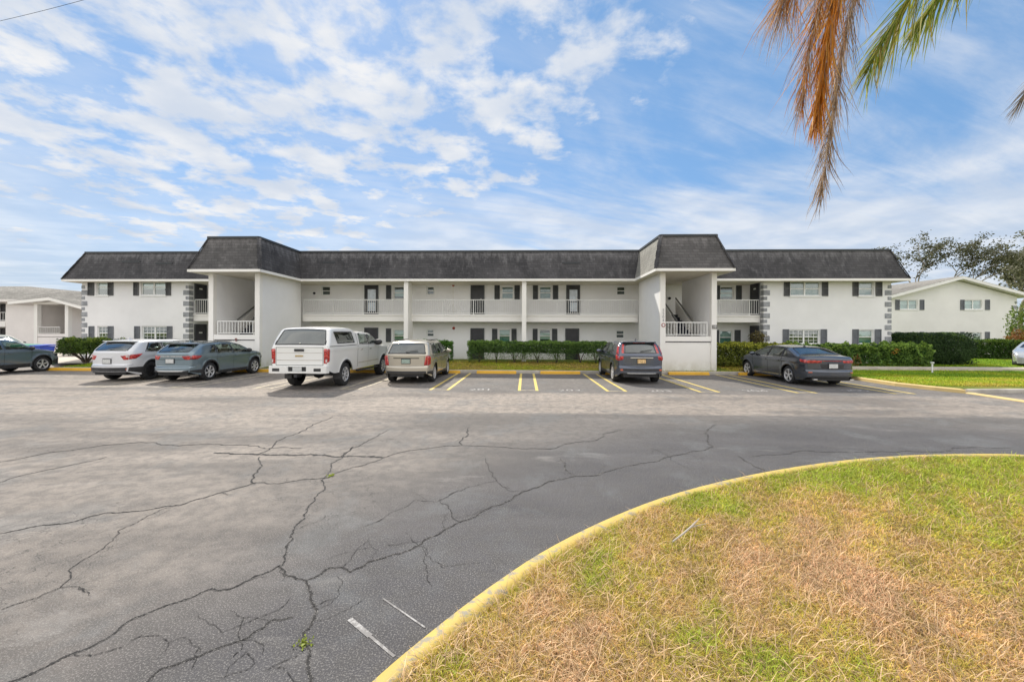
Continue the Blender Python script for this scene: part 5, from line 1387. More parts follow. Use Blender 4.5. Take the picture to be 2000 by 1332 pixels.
E.patch('side', 'tail_light', M_lens, [(.06,1.10),(.22,1.10),(.46,1.48),(.34,1.44)], eps=.02); E.patch('top', 'tail_light', M_lens, [(.05,.86),(.05,1.0),(.36,1.0),(.36,.86)], eps=.012, n=6)
E.box('tailgate_trim', M_chrome, -.05, -.02, -.42, .42, .965, 1.0); E.plate(.86, M_plateo)
E.line('rear', [(-.68,.72),(-.40,.66),(.40,.66),(.68,.72)], both=False); E.patch('rear', 'bumper_inset', M_black, [(-.80,.50),(.80,.50),(.80,.58),(-.80,.58)], both=False, eps=.01); E.patch('rear', 'bumper_cladding', M_black, [(-.88,.392),(.88,.392),(.86,.44),(-.86,.44)], both=False, eps=.012)
E.patch('rear', 'reflector', M_refl, [(.66,.50),(.84,.50),(.84,.56),(.66,.56)], eps=.02); E.patch('rear', 'skid_plate', P_silver, [(-.6,.395),(.6,.395),(.62,.43),(-.62,.43)], both=False, eps=.02)
E.patch('side', 'sill_trim', M_black, [(1.36,.24),(3.12,.24),(3.12,.36),(1.36,.36)], eps=.012); E.mirror(3.02); E.handles((1.40, 2.26), .92); E.wiper(.09); E.antenna(.85)
for p in ([(1.16,.42),(1.16,1.50)], [(2.09,.38),(2.09,1.52)], [(3.1,.5),(3.1,1.03)]): E.line('side', p)
E.box('high_brake_light', M_lens, .36, .38, -.22, .22, 1.535, 1.56); E.box('roof_spoiler', P_grey, .30, .52, -.62, .62, 1.565, 1.60)

# --- gunmetal sedan
S = Car('parked_sedan', 'gunmetal grey sedan with slim red tail lights at the right end of the row', 'car', (10.95, 17.02, 0), L=4.88, gk=.95, W=1.84, mat=P_dark,
        top=[(0,.98),(.04,1.05),(.12,1.075),(.55,1.10),(.68,1.13),(1.30,1.37),(1.70,1.42),(2.3,1.445),(2.75,1.41),(3.55,1.05),(4.3,.90),(4.7,.76),(4.88,.55)], sill=.20, xr=1.05, xf=3.88, r=.335, zb=.98, tum=.24, cr=.22, bd=.05, zbump=.60, rim='five', rimr=.70, pf=.26)
S.patch('top', 'rear_window', M_cglass, [(.68,-.93),(.68,.93),(1.34,.90),(1.34,-.90)], both=False)
S.dlo([(.98,1.02),(3.46,.965),(2.84,1.345),(1.44,1.345)]); S.patch('side', 'side_window', M_cglass, [(1.05,1.06),(1.38,1.03),(1.42,1.29),(1.34,1.27)]); S.patch('side', 'side_window', M_cglass, [(1.46,1.0),(2.30,.98),(2.26,1.365),(1.52,1.345)]); S.patch('side', 'side_window', M_cglass, [(2.38,.98),(3.36,.98),(2.80,1.335),(2.34,1.365)])
S.patch('top', 'windscreen', M_cglass, [(2.78,-.88),(2.78,.88),(3.50,.94),(3.50,-.94)], both=False)
S.patch('rear', 'tail_light', M_lens, [(.34,.94),(.88,.96),(.90,.84),(.38,.86)], eps=.02); S.patch('side', 'tail_light', M_lens, [(0,.84),(.0,.96),(.32,.99),(.24,.88)], eps=.02)
S.line('rear', [(-.34,.93),(.34,.93)], both=False, w=.018, mat=M_lens, name='light_strip'); S.plate(.75)
S.patch('rear', 'plate_recess', M_black, [(-.42,.66),(.42,.66),(.46,.83),(-.46,.83)], both=False, eps=.006); S.patch('rear', 'bumper_inset', M_black, [(-.78,.352),(.78,.352),(.70,.42),(-.70,.42)], both=False, eps=.012)
S.patch('rear', 'reflector', M_refl, [(.66,.50),(.80,.50),(.80,.53),(.66,.53)], eps=.02)
S.mirror(3.22); S.handles((1.66, 2.50), .86); S.antenna(1.5, .06)
for p in ([(1.42,.50),(1.40,1.30)], [(2.34,.30),(2.32,1.33)], [(3.40,.4),(3.40,.97)]): S.line('side', p)
S.line('side', [(1.42,.30),(3.42,.28)], w=.03, mat=M_chrome, name='sill_trim'); S.line('side', [(1.02,1.03),(1.46,1.0),(2.3,.985),(3.40,.975)], w=.012, mat=M_chrome, name='window_trim')
S.line('rear', [(-.62,.64),(.62,.64)], both=False); S.box('exhaust_pipe', M_chrome, -.04, .05, .56, .70, .25, .29, both=True)

# --- steel blue SUV cut by the left edge
G = Car('parked_suv', 'steel blue SUV cut off by the left edge with silver five spoke wheels', 'car', (-23.72, 16.90, 0), L=4.45, gk=.86, W=1.80, mat=P_blue,
        top=[(0,1.08),(.08,1.18),(.40,1.56),(.55,1.63),(1.5,1.67),(2.2,1.64),(2.6,1.53),(3.25,1.08),(3.95,.96),(4.28,.84),(4.45,.62)], xr=.90, xf=3.50, r=.345, zb=1.05, tum=.20, zbump=.64, pf=.30, xn=.95)
G.patch('top', 'rear_window', M_cglass, [(.07,-.88),(.07,.88),(.40,.80),(.40,-.80)], both=False)
for q in ([(.60,1.14),(1.20,1.10),(1.18,1.52),(.82,1.52)], [(1.27,1.09),(2.05,1.08),(1.98,1.54),(1.25,1.53)], [(2.12,1.08),(3.05,1.07),(2.55,1.47),(2.06,1.54)]): G.patch('side', 'side_window', M_cglass, q)
G.patch('top', 'windscreen', M_cglass, [(2.64,-.88),(2.64,.88),(3.22,.94),(3.22,-.94)], both=False)
G.patch('side', 'sill_trim', M_black, [(1.30,.24),(3.06,.24),(3.06,.42),(1.30,.42)], eps=.012); G.flare(w=.045); G.mirror(2.98, M_black); G.handles((1.4, 2.28), .92)
G.patch('side', 'bumper_cladding', M_black, [(3.98,.34),(4.40,.34),(4.38,.60),(3.96,.50)], eps=.012); G.patch('side', 'headlight', M_lens2, [(3.98,.84),(4.30,.74),(4.30,.84),(4.02,.96)], eps=.014)
for p in ([(1.23,.42),(1.23,1.52)], [(2.09,.36),(2.09,1.53)], [(3.06,.5),(3.06,1.03)]): G.line('side', p)
G.patch('rear', 'tail_light', M_lens, [(.66,1.04),(.86,1.04),(.88,.80),(.68,.80)], eps=.02); G.plate(.84)

# --- sage car behind, and the silver car at the right edge
H = Car('parked_suv', 'dull sage grey SUV standing behind the steel blue one, near the bins', 'car', (GX(-12, 25.0), 25.0, 0), rz=0, L=4.5, W=1.8, mat=P_sage, group=None,
        top=[(0,1.08),(.08,1.18),(.40,1.56),(.55,1.63),(1.5,1.67),(2.2,1.64),(2.6,1.53),(3.25,1.12),(3.95,1.04),(4.28,.92),(4.5,.66)], xr=.90, xf=3.50, r=.345, zb=1.05, tum=.20)
for q in ([(.60,1.14),(1.20,1.10),(1.18,1.52),(.82,1.52)], [(1.27,1.09),(2.05,1.08),(1.98,1.54),(1.25,1.53)], [(2.12,1.08),(3.05,1.07),(2.55,1.47),(2.06,1.54)]): H.patch('side', 'side_window', M_cglass, q)
H.patch('top', 'windscreen', M_cglass, [(2.64,-.88),(2.64,.88),(3.22,.94),(3.22,-.94)], both=False); H.mirror(2.98, M_black)
xk = GX(2026, 20.6)
K = Car('parked_sedan', 'silver car nosing into view at the right edge beyond the walk', 'car', (xk+2.3*.80+.35, 20.9+2.3*.50, .12), rz=R(213), L=4.6, W=1.8, mat=P_silver, group=None,
        top=[(0,1.0),(.08,1.08),(.6,1.14),(1.2,1.40),(2.2,1.46),(2.7,1.40),(3.4,1.06),(4.2,.92),(4.5,.78),(4.6,.60)], xr=.95, xf=3.75, r=.33, zb=1.0, tum=.22)
for q in ([(1.46,1.02),(2.30,1.00),(2.26,1.335),(1.50,1.31)], [(2.38,1.0),(3.3,.99),(2.76,1.30),(2.34,1.335)]): K.patch('side', 'side_window', M_cglass, q)
K.patch('top', 'windscreen', M_cglass, [(2.72,-.88),(2.72,.88),(3.35,.94),(3.35,-.94)], both=False)
K.patch('side', 'headlight', M_lens2, [(4.12,.70),(4.50,.62),(4.48,.72),(4.16,.84)], eps=.014); K.patch('side', 'bumper_cladding', M_black, [(4.14,.24),(4.56,.28),(4.56,.42),(4.12,.36)], eps=.014)

for c_, sm in ((A, None), (B, M_seatl), (T, M_seatl), (D_, M_seatl), (E, None), (S, M_seatl), (G, M_seatl), (H, None), (K, None)): c_.finish(sm)
# ---- wheel stops
ws = MB(); pr = [(0,0),(.02,.09),(.06,.135),(.13,.135),(.17,.09),(.19,0)]; hl_ = .92; vs = []
segs = [-hl_, -hl_+.03]+[-hl_+.03+(2*hl_-.06)*i/8 for i in range(1, 8)]+[hl_-.03, hl_]
for i, x in enumerate(segs):
    k = .9 if i in (0, len(segs)-1) else 1
    vs += [(x, .095+(y-.095)*k, z*k) for y, z in pr]
ws.add(vs, [(i*6+j, (i+1)*6+j, (i+1)*6+j+1, i*6+j+1) for i in range(len(segs)-1) for j in range(5)]+[tuple(range(6)), tuple((len(segs)-1)*6+j for j in range(5,-1,-1))])
stop0 = ws.build('wheel_stop', M_stop_yellow, None, bevel=.008)
stops = [(-22.35, 'painted wheel stop at the nose of the steel blue SUV on the left'), (-20.65, 'painted wheel stop left of the white SUV, by the round shrub'), (-15.8, 'painted wheel stop in front of the white SUV'), (-12.95, 'painted wheel stop peeping out in front of the slate blue crossover'),
         (-7.5, 'painted wheel stop in front of the white pickup'), (-3.95, 'painted wheel stop in front of the champagne SUV'), (-1.33, 'painted wheel stop in the empty bay numbered 201'), (1.62, 'painted wheel stop in the empty bay numbered 202'),
         (4.45, 'painted wheel stop in front of the graphite SUV'), (7.48, 'painted wheel stop at the foot of the right stair tower'), (10.65, 'painted wheel stop in front of the gunmetal sedan')]
for i, (x, lab) in enumerate(stops):
    o = stop0 if i == 0 else stop0.copy()
    if i: C.objects.link(o)
    o.location = (x, 18.44+.015*math.sin(i*3), .004); o.rotation_euler = (0,0,.006*math.sin(i*5)); tag(o, lab, 'wheel stop', 'yellow wheel stops along the kerb')

# ---- wheelie bins
def bin_(x, y, mat, lab):
    r_ = empty('wheelie_bin', (x, y, .0), random.uniform(-.1, .1), label=lab, cat='bin', group='wheelie bins by the drive')
    g = MB(); a, c = .27, .36; g.add([(-a,-a,.06),(a,-a,.06),(a,a,.06),(-a,a,.06),(-c,-c,1.0),(c,-c,1.0),(c,c,1.0),(-c,c,1.0)], [(0,3,2,1),(0,1,5,4),(1,2,6,5),(2,3,7,6),(3,0,4,7)]); g.box(-c-.02, c+.02, -c-.02, c+.02, .94, 1.0); g.build('bin_body', mat, r_, bevel=.015)
    g = MB(); g.add([(-c-.03,-c-.04,1.0),(c+.03,-c-.04,1.0),(c+.03,c+.02,1.04),(-c-.03,c+.02,1.04),(-c-.01,-c,1.05),(c+.01,-c,1.05),(c+.01,c,1.10),(-c-.01,c,1.10)], [(0,3,2,1),(4,5,6,7),(0,1,5,4),(1,2,6,5),(2,3,7,6),(3,0,4,7)]); g.build('lid', mat, r_, bevel=.01)
    for sx in (-1, 1):
        g = MB(); g.lathe([(0,-.02),(.10,-.02),(.10,.02),(0,.02)], 'y', n=16); w_ = g.build('bin_wheel', M_tyre, r_); w_.location = (sx*.22, .26, .10); w_.rotation_euler = (0,0,R(90))
Mg = plain('bin_green', (.02,.22,.12), .5); Mb = plain('bin_blue', (.02,.06,.40), .5)
bin_(GX(46, 23.6), 23.6, Mg, 'left green wheelie bin, behind the steel blue SUV'); bin_(GX(62, 23.5), 23.5, Mg, 'green wheelie bin standing against the blue bin'); bin_(GX(84, 23.3), 23.3, Mb, 'blue wheelie bin at the right of the green ones')
# ---- marker post in the right lawn
mp = empty('marker_post', (*GP(1821, 729, .13), .125), label='thin white marker post in the right lawn by the walk', cat='post')
g = MB(); g.box(-.022, .022, -.022, .022, 0, .44); g.build('post', M_white, mp, bevel=.006); g = MB(); g.lathe([(.0,.44),(.05,.44),(.075,.49),(.06,.51),(0,.515)], 'z', n=14); g.build('cap', M_white, mp)
# ================================================================== PLANTS
def colours(P, n, base, tip, seed, zlo, zhi, jit=.35, g=rng):
    """leaf colours: mottled by clump; base / tip are two real leaf colours"""
    v = vnoise(P, 3.0, seed)*.5+g.normal(0, .35, n); t = np.clip(.5+v*.5, 0, 1)[:, None]
    c = np.array(base)*(1-t)+np.array(tip)*t
    return c*g.uniform(1-jit, 1+jit, n)[:, None]
def hedge(name, label, x0, x1, y0, y1, zb, zt, leaf=.05, dens=1500, base=(.03,.07,.015), tip=(.08,.16,.025), under=.45, lump=.10, round_=.12, trunks=None, seed=1, cat='hedge', group=None, soft=(.10,.20,.03), flowers=None, gaps=0.0):
    """clipped hedge: leaves in a lumpy shell around a dark twiggy core, stems below"""
    g = np.random.default_rng(seed); root = empty(name, ((x0+x1)/2, (y0+y1)/2, zb), label=label, cat=cat, group=group)
    off = np.array(root.location)
    w, d, h = x1-x0, y1-y0, zt-zb; A = 2*(w*h+d*h)+w*d; n = int(A*dens)
    # points on box surface
    f = g.uniform(0, 1, n)*(2*w*h+2*d*h+w*d); P = np.zeros((n, 3)); u, v = g.uniform(0, 1, n), g.uniform(0, 1, n)
    m1 = f < w*h; m2 = (f >= w*h) & (f < w*h*1.35); m3 = (f >= w*h*1.35) & (f < w*h*1.35+d*h); m4 = (f >= w*h*1.35+d*h) & (f < w*h*1.35+2*d*h); m5 = f >= w*h*1.35+2*d*h
    P[m1] = np.column_stack([x0+u*w, np.full(n, y0), zb+v*h])[m1]; P[m2] = np.column_stack([x0+u*w, np.full(n, y1), zb+v*h])[m2]
    P[m3] = np.column_stack([np.full(n, x0), y0+u*d, zb+v*h])[m3]; P[m4] = np.column_stack([np.full(n, x1), y0+u*d, zb+v*h])[m4]; P[m5] = np.column_stack([x0+u*w, y0+v*d, np.full(n, zt)])[m5]
    c = np.array([(x0+x1)/2, (y0+y1)/2, (zb+zt)/2]); hs = np.array([w/2, d/2, h/2])
    # round the box edges
    q = (P-c)/hs; r = round_; lim = 1-r/hs
    core = np.clip(P-c, -(hs-r), hs-r); dlt = P-c-core; L = np.linalg.norm(dlt, axis=1)[:, None]+1e-9; P = c+core+dlt/L*r
    P += (dlt/L)*(vnoise(P, 3.3, seed)[:, None]*lump+vnoise(P, 9, seed+5)[:, None]*lump*.4) - (dlt/L)*np.abs(g.normal(0, .06, n))[:, None]
    zrel = (P[:, 2]-zb)/h
    keep = g.uniform(0, 1, n) < np.where(zrel < under, np.clip((zrel/under)**1.2*(1+vnoise(P, 2.4, seed+9)*1.1)+(.5-gaps), .05, 1), 1)
    P = P[keep]; n = len(P)
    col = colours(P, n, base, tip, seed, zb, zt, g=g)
    new = (g.uniform(0, 1, n) < .5*np.clip(((P[:, 2]-zb)/h-.72)*4, 0, 1)); col[new] = np.array(soft)*g.uniform(.7, 1.3, (new.sum(), 1))  # young paler leaves on top, also standing in for highlights
    if flowers is not None:
        for (fx, fz, fr, fc) in flowers:
            mm = (np.hypot(P[:, 0]-fx, P[:, 2]-fz) < fr) & (g.uniform(0, 1, n) < .5) & (P[:, 1] < (y0+y1)/2); col[mm] = np.array(fc)*g.uniform(.7, 1.2, (mm.sum(), 1))
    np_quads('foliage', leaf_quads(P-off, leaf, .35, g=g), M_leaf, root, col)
    # inner twigs/leaves that fill the volume
    n2 = int(w*d*h*dens*.9); Q = np.column_stack([g.uniform(x0+.1, x1-.1, n2), g.uniform(y0+.1, y1-.1, n2), zb+h*(under*.75+(1-under*.75)*g.uniform(0, 1, n2))])
    ins = MB(); 
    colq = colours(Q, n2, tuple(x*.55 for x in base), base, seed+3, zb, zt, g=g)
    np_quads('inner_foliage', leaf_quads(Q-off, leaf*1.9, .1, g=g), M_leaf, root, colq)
    k = trunks if trunks is not None else max(2, int(w/.75)); 
    for i in range(k):
        xx = x0+w*(i+.5+g.uniform(-.2, .2))/k; yy = (y0+y1)/2+g.uniform(-.1, .1); t = MB()
        for b in range(5):
            ex, ey = g.uniform(-.38, .38), g.uniform(-.3, .3); t.tube([(xx-off[0], yy-off[1], -.06), (xx+ex*.25-off[0], yy+ey*.3-off[1], h*.22), (xx+ex-off[0], yy+ey-off[1], h*.62)], [.028, .020, .010], 5)
        t.build('stem', M_bark, root)
    return root
M_bark = plain('bark_brown', (.10, .075, .055), .95, var=.35, vscale=9, fine=.6); M_barkg = plain('bark_grey', (.34, .30, .25), .95, var=.35, vscale=5, fine=.6)

def hx(px, Y): return GX(px, Y)
hedge('clipped_hedge', 'long clipped green hedge in front of the middle ground floor doors', hx(916, 21.6), hx(1187, 21.6), 21.15, 22.0, .30, 1.42, leaf=.055, dens=1500, trunks=7, seed=3, under=.62, gaps=.35, base=(.065,.13,.035), tip=(.15,.25,.06), soft=(.25,.40,.08))
hedge('clipped_hedge', 'short piece of clipped hedge peeping out beside the champagne SUV', hx(800, 21.6), hx(886, 21.6), 21.15, 21.95, .30, 1.42, leaf=.055, dens=1400, trunks=3, seed=4, under=.5, gaps=.3, base=(.045,.12,.022), tip=(.09,.21,.03), soft=(.15,.32,.04))
hedge('round_shrub', 'spreading clipped shrub on bent stems left of the white SUV', hx(129, 20.6), hx(232, 20.6), 19.9, 21.3, .62, 1.50, leaf=.055, dens=1300, trunks=1, seed=5, under=.2, lump=.16, round_=.38, cat='shrub', base=(.05,.10,.02), tip=(.15,.23,.03), soft=(.28,.36,.05))
t = MB(); bx, by = hx(168, 20.6), 20.6
for k in range(7):
    a = k*.9; t.tube([(bx+.05*math.cos(a), by, .16), (bx+.22*math.cos(a), by+.15*math.sin(a), .42), (bx+.75*math.cos(a), by+.5*math.sin(a), .80), (bx+1.0*math.cos(a), by+.6*math.sin(a), 1.15)], [.055,.04,.03,.015], 6)
rs = [o for o in C.objects if o.name.startswith('round_shrub')][0]; put(t, 'stem', M_bark, rs)
hedge('low_hedge', 'low dark hedge at the corner behind the spreading shrub', hx(132, 25), hx(176, 25), 24.6, 25.4, .3, 1.45, leaf=.07, dens=700, seed=6, base=(.02,.045,.015), tip=(.04,.09,.02), soft=(.05,.11,.02), under=.2)
hedge('variegated_hedge', 'yellow-green loose hedge between the right stair tower and the sedan', hx(1401, 20.6), hx(1560, 20.6), 20.2, 21.2, .22, 1.32, leaf=.075, dens=900, seed=7, lump=.14, base=(.11,.14,.03), tip=(.26,.29,.045), soft=(.50,.50,.06), under=.3)
hedge('flowering_hedge', 'leafy green shrub bed with an orange bloom right of the sedan', hx(1545, 20.9), hx(1826, 20.9), 20.95, 21.95, .22, 1.33, leaf=.085, dens=800, seed=8, lump=.18, base=(.07,.15,.035), tip=(.20,.32,.05), soft=(.32,.46,.08), under=.25,
      flowers=[(hx(1748, 21), GZ(1748, 686, 21), .16, (.75,.32,.06)), (hx(1672, 21), GZ(1672, 703, 21), .30, (.30,.17,.06)), (hx(1620, 21), GZ(1620, 690, 21), .3, (.20,.24,.05))])
hedge('trimmed_hedge', 'big dark rounded box hedge clipped smooth at the corner of the block', hx(1752, 22.6), hx(1884, 22.3), 21.4, 24.0, .25, 1.98, leaf=.05, dens=1500, trunks=3, seed=9, lump=.05, round_=.80, base=(.035,.07,.025), tip=(.07,.13,.035), soft=(.17,.26,.05), under=.05, cat='hedge')
hedge('trimmed_hedge', 'long clipped hedge in front of the gabled building', hx(1884, 27.5), hx(2080, 27.5), 27.0, 28.0, .12, 1.52, leaf=.07, dens=900, seed=10, lump=.08, base=(.03,.07,.015), tip=(.08,.16,.02), soft=(.17,.25,.03), under=.15)
hedge('low_hedge', 'hedge glimpsed between the round hedge and the gabled wall', hx(1742, 30), hx(1830, 30), 29.5, 30.3, .2, 1.7, leaf=.08, dens=500, seed=15, base=(.03,.07,.015), tip=(.07,.14,.02), soft=(.10,.18,.03), under=.2)

# potted plant by the door of the right recess, croton at the right edge
def bush(name, label, c, r, h, n, leaf, base, tip, seed, cat='shrub', asp=.5):
    g = np.random.default_rng(seed); root = empty(name, c, label=label, cat=cat)
    d = g.normal(size=(n, 3)); d /= np.linalg.norm(d, axis=1)[:, None]; rr = g.uniform(.3, 1, n)**.45
    P = d*rr[:, None]*np.array([r, r, h/2])*(1+.25*vnoise(d*2, 1.5, seed))[:, None]+np.array([0, 0, h/2+.05*h])
    np_quads('foliage', leaf_quads(P, leaf, .2, asp, g=g), M_leaf, root, colours(P, n, base, tip, seed, 0, h, g=g))
    t = MB()
    for k in range(6):
        a = k*1.05; t.tube([(0,0,-.15),(.2*r*math.cos(a),.2*r*math.sin(a),h*.3),(.6*r*math.cos(a),.6*r*math.sin(a),h*.75)], [.03,.022,.01], 5)
    t.build('stem', M_bark, root); return root
bush('potted_plant', 'small spiky brownish plant beside the ground floor door right of the tower', (GX(1481, 22.3), 22.3, 1.25), .40, .75, 420, .17, (.09,.08,.03), (.25,.20,.07), 21, 'plant', .25)
bush('croton_shrub', 'tall yellow-green shrub with reddish leaves at the far right edge', (GX(2004, 29), 29, .2), 1.0, 3.6, 2600, .16, (.07,.12,.02), (.22,.30,.04), 22)
bush('croton_shrub', 'low reddish croton under the yellow-green shrub at the right edge', (GX(1996, 28.2), 28.2, .2), .9, 1.9, 1500, .14, (.16,.05,.02), (.30,.16,.04), 23)

# ---- open crowned trees behind
def tree(name, label, base, H, spread, seed, nleaf=46, leaf=.22, lean=(0, 0), cols=((.05,.065,.025), (.13,.15,.05)), depth=5, trunk_r=.35, first=.32, clump=.55):
    g = random.Random(seed); gn = np.random.default_rng(seed); root = empty(name, base, label=label, cat='tree')
    tr = MB(); tips = []
    def grow(p, d, L, r, k):
        n = 4; pts = [p.copy()]; rad = [r]; q = p.copy(); dd = d.copy()
        for i in range(n):
            dd = (dd+Vector((g.uniform(-.28,.28), g.uniform(-.28,.28), g.uniform(-.10,.22)))).normalized(); q = q+dd*L/n; pts.append(q.copy()); rad.append(r*(1-.45*(i+1)/n))
            if k >= 2: tips.append((q.copy(), k))
        tr.tube(pts, rad, 6 if k > 0 else 10, cap=False)
        if k >= depth: return
        m_ = g.choice((2, 3, 3)) if k < 3 else 2
        for j in range(m_):
            a = g.uniform(0, 2*math.pi); s_ = Vector((math.cos(a), math.sin(a)*.8, g.uniform(-.15, .55))); nd = (dd*.75+s_*spread).normalized()
            grow(q if j else pts[-1-(k > 0)], nd, L*g.uniform(.62, .82), r*.56, k+1)
    grow(Vector((0,0,-.2)), Vector((lean[0], lean[1], 1)).normalized(), H*first, trunk_r, 0)
    tr.build('trunk', M_barkg, root, smooth=True)
    C_ = np.array([list(p) for p, k in tips if k >= 3]); 
    idx = gn.uniform(0, 1, len(C_)) < .36; C_ = C_[idx]
    P = np.repeat(C_, nleaf, axis=0); sc = gn.uniform(.5, 1.2, len(C_)).repeat(nleaf)[:, None]
    P = P+gn.normal(size=P.shape)*np.array([clump, clump, clump*.48])*sc
    np_quads('crown', leaf_quads(P, leaf, .2, .5, g=gn), M_leaf, root, colours(P, len(P), cols[0], cols[1], seed, 0, H, g=gn)); return root
tree('oak_tree', 'big open crowned oak rising behind the gabled building at the right edge', (GX(1985, 52), 52, 0), 14.2, .62, 31, nleaf=30, leaf=.34, first=.40, clump=.40, cols=((.12,.13,.08),(.28,.27,.17)))
tree('oak_tree', 'second sparse oak crossing the right edge of the photo', (GX(2075, 50), 50, 0), 13.8, .7, 34, nleaf=30, leaf=.34, first=.36, clump=.42, cols=((.12,.13,.08),(.28,.27,.17)))
tree('bare_oak_tree', 'small thin leafed oak between the dark roof corner and the gable', (GX(1812, 48), 48, 0), 12.0, .70, 37, nleaf=26, leaf=.24, first=.40, clump=.38, trunk_r=.25, cols=((.06,.065,.035),(.15,.15,.08)))

# ---- palm whose hanging fronds enter the top right corner
palm = empty('palm_tree', (7.4, 4.6, .1), label='palm tree out of frame whose dead and green fronds hang into the top right corner', cat='palm tree')
off = Vector(palm.location)
t = MB(); pts = [(0,0,-.1),(.05,.02,2.5),(.02,.0,5.2),(-.10,.0,7.7)]; t.tube([(x,y,z) for x,y,z in pts], [.19,.15,.14,.16], 14); t.build('trunk', M_barkg, palm, smooth=True)
def bez(p, n):
    p = [Vector(a) for a in p]; o = []
    for i in range(n+1):
        u = i/n; q = p
        while len(q) > 1: q = [a.lerp(b_, u) for a, b_ in zip(q, q[1:])]
        o.append(q[0])
    return o
def frond(name, ctrl, nl, ln, cols, seed, u0=.35, hang=1.0, wid=.022, side=(1, 1), spread=.5, droop=.6, curl=0.25, dirx=None, rach=.02):
    g = np.random.default_rng(seed); rz_ = bez(ctrl, 50); root = palm
    m = MB(); m.tube([p-off for p in rz_], [rach*(1-.85*i/50) for i in range(51)], 6)
    mm, nt_, b_ = (None, None, None)
    r_ = m.build(name, plain(name+'_rachis', cols[0], .8), palm, smooth=True)
    Ps, Cs = [], []
    for i in range(nl):
        u = u0+(1-u0)*(i+g.uniform(0, 1))/nl; k = min(49, int(u*50)); p = rz_[k].lerp(rz_[k+1], u*50-k); tg = (rz_[k+1]-rz_[k]).normalized()
        sg = 1 if i % 2 else -1; sd_ = tg.cross(Vector((0, 1, 0.2))).normalized()*sg*side[0 if sg > 0 else 1]+Vector((0, 1, 0))*g.uniform(-.6, .6)
        d = (tg*g.uniform(.55, 1.0)+sd_*spread*g.uniform(.4, 1.2)+Vector((0,0,-1))*hang*g.uniform(.5, 1.2)).normalized()
        if dirx is not None: d = (d+Vector(dirx)*g.uniform(.3, 1.0)).normalized()
        L = ln*g.uniform(.55, 1.15)*(1-.45*max(0, (u-.75)/.25)); q = p.copy(); n = 6; w0 = wid*g.uniform(.5, 1.3); wv = Vector((g.normal(), g.normal()*.6, g.normal()*.4)).normalized()
        pts = [q.copy()]
        for s_ in range(n): d = (d+Vector((0,0,-1))*droop*.12+Vector((g.normal(), g.normal(), 0))*curl*.12).normalized(); q = q+d*L/n; pts.append(q.copy())
        sv = d.cross(wv).normalized()
        if hang < .8: sv = (sv+sv.cross(d)*.2).normalized()
        cc = np.array(cols[g.integers(0, len(cols))])*g.uniform(.6, 1.3)
        for s_ in range(n):
            wa, wb = w0*(.55+.45*math.sin(math.pi*min(1, (s_+.6)/n*1.0)))*(1-s_/n)**.5, w0*(.55+.45*math.sin(math.pi*min(1, (s_+1.6)/n)))*(1-(s_+1)/n)**.5
            a, b2 = pts[s_]-off, pts[s_+1]-off
            Ps.append([a-sv*wa*.5, a+sv*wa*.5, b2+sv*wb*.5, b2-sv*wb*.5]); Cs.append(cc)
    o = np_quads('leaflets', np.array([[list(v) for v in q] for q in Ps]), M_palm, r_, np.array(Cs)); return r_
def pp(px, py, Y): return (GX(px, Y), Y, GZ(px, py, Y))
YPm = 4.5
org = [(.62,.25,.03),(.70,.30,.03),(.52,.20,.04),(.70,.40,.10),(.55,.34,.20),(.62,.28,.03)]
tan = [(.45,.33,.22),(.38,.27,.19),(.50,.40,.30),(.33,.22,.15)]
frond('dead_frond', [(7.3,4.6,7.7), pp(2050,-420,4.6), pp(1680,-420,YPm), pp(1640,-140,YPm), pp(1608,100,YPm), pp(1596,230,YPm)], 800, .72, org, 51, u0=.44, hang=.65, wid=.018, spread=.36, droop=.8, curl=.5, dirx=(-.24,0,-.25))
frond('dead_frond', [(7.3,4.6,7.7), pp(2050,-460,4.65), pp(1690,-460,YPm+.05), pp(1658,-60,YPm+.08), pp(1628,200,YPm+.05), pp(1604,370,YPm)], 760, .72, tan, 52, u0=.42, hang=.6, wid=.0085, spread=.42, droop=.8, curl=.8, dirx=(-.20,0,-.2))
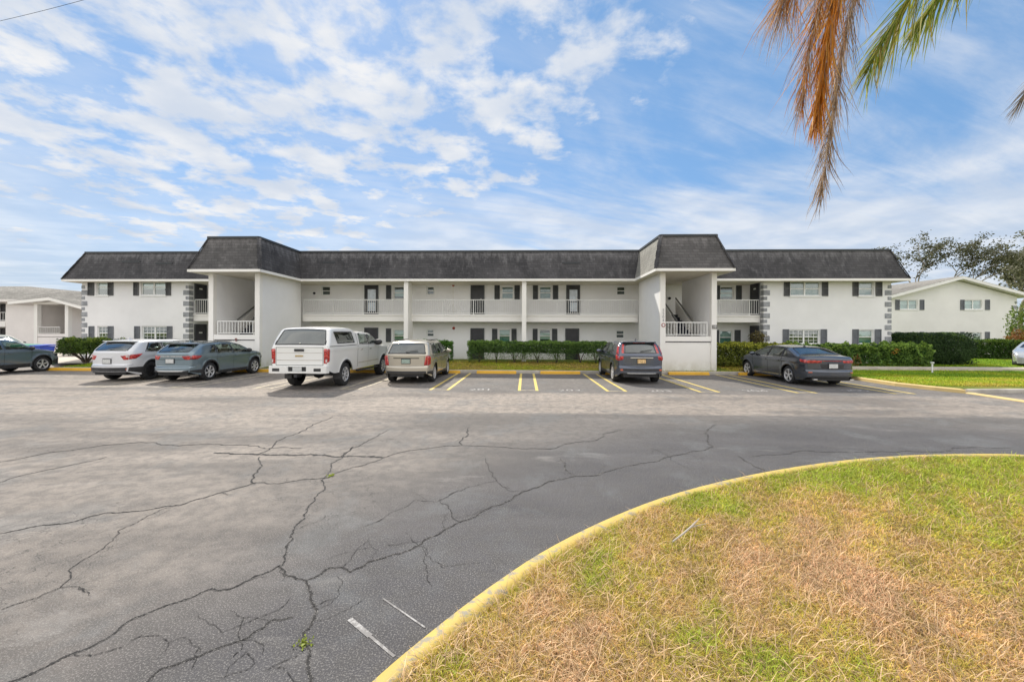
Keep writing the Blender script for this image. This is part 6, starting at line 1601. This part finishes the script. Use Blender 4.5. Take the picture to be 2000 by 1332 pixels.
frond('dead_frond', [(7.3,4.6,7.7), pp(2050,-470,4.6), pp(1700,-400,YPm-.1), pp(1620,-190,YPm-.15), pp(1560,-70,YPm-.1), pp(1528,0,YPm)], 640, 1.15, tan+org[:2], 53, u0=.38, hang=.65, wid=.0085, spread=.5, droop=.7, curl=.8, dirx=(-.22,0,-.3))
frond('dead_frond', [(7.3,4.6,7.7), pp(2040,-470,4.6), pp(1720,-420,YPm+.1), pp(1634,-160,YPm+.15), pp(1584,20,YPm+.1), pp(1566,200,YPm)], 560, .90, tan+org, 57, u0=.40, hang=.65, wid=.010, spread=.46, droop=.8, curl=.8, dirx=(-.28,0,-.3))
grn = [(.22,.30,.03),(.34,.38,.05),(.14,.24,.03),(.42,.40,.08),(.30,.33,.06),(.48,.38,.10)]
frond('green_frond', [(7.3,4.6,7.7), pp(2150,-330,4.8), pp(1960,-270,4.8), pp(1840,-120,4.8), pp(1755,20,4.8), pp(1692,140,4.8)], 380, 1.0, grn, 54, u0=.34, hang=.62, wid=.016, spread=.50, droop=.5, curl=.3, dirx=(-.40,0,-.2))
frond('green_frond', [(7.3,4.6,7.7), pp(2200,-320,4.9), pp(2010,-230,5.0), pp(1905,-100,5.0), pp(1835,-20,5.0), pp(1785,60,5.0)], 280, .85, grn, 55, u0=.34, hang=.65, wid=.020, spread=.45, droop=.4, curl=.25, dirx=(-.28,0,-.2))
frond('green_frond', [(7.3,4.6,7.7), pp(2120,-60,4.5), pp(2080,60,4.4), pp(2045,120,4.4), pp(2010,170,4.4), pp(1988,205,4.4)], 70, .48, [(.30,.25,.20),(.22,.20,.17)], 56, u0=.6, hang=.4, wid=.010, spread=.3, droop=.3, curl=.2, dirx=(-.6,0,-.25))

# ---- overhead cable, top left
pole = empty('power_line', (-26, 14, 0), label='thin overhead cable crossing the top left corner of the sky', cat='cable')
a, b_ = Vector(pp(-260, 92, 16)), Vector(pp(520, -110, 13)); g = MB(); pts = [a.lerp(b_, i/24)-Vector((0,0,.35*math.sin(math.pi*i/24)))-Vector(pole.location) for i in range(25)]
g.tube(pts, .007, 5); g.build('cable', M_metal, pole)
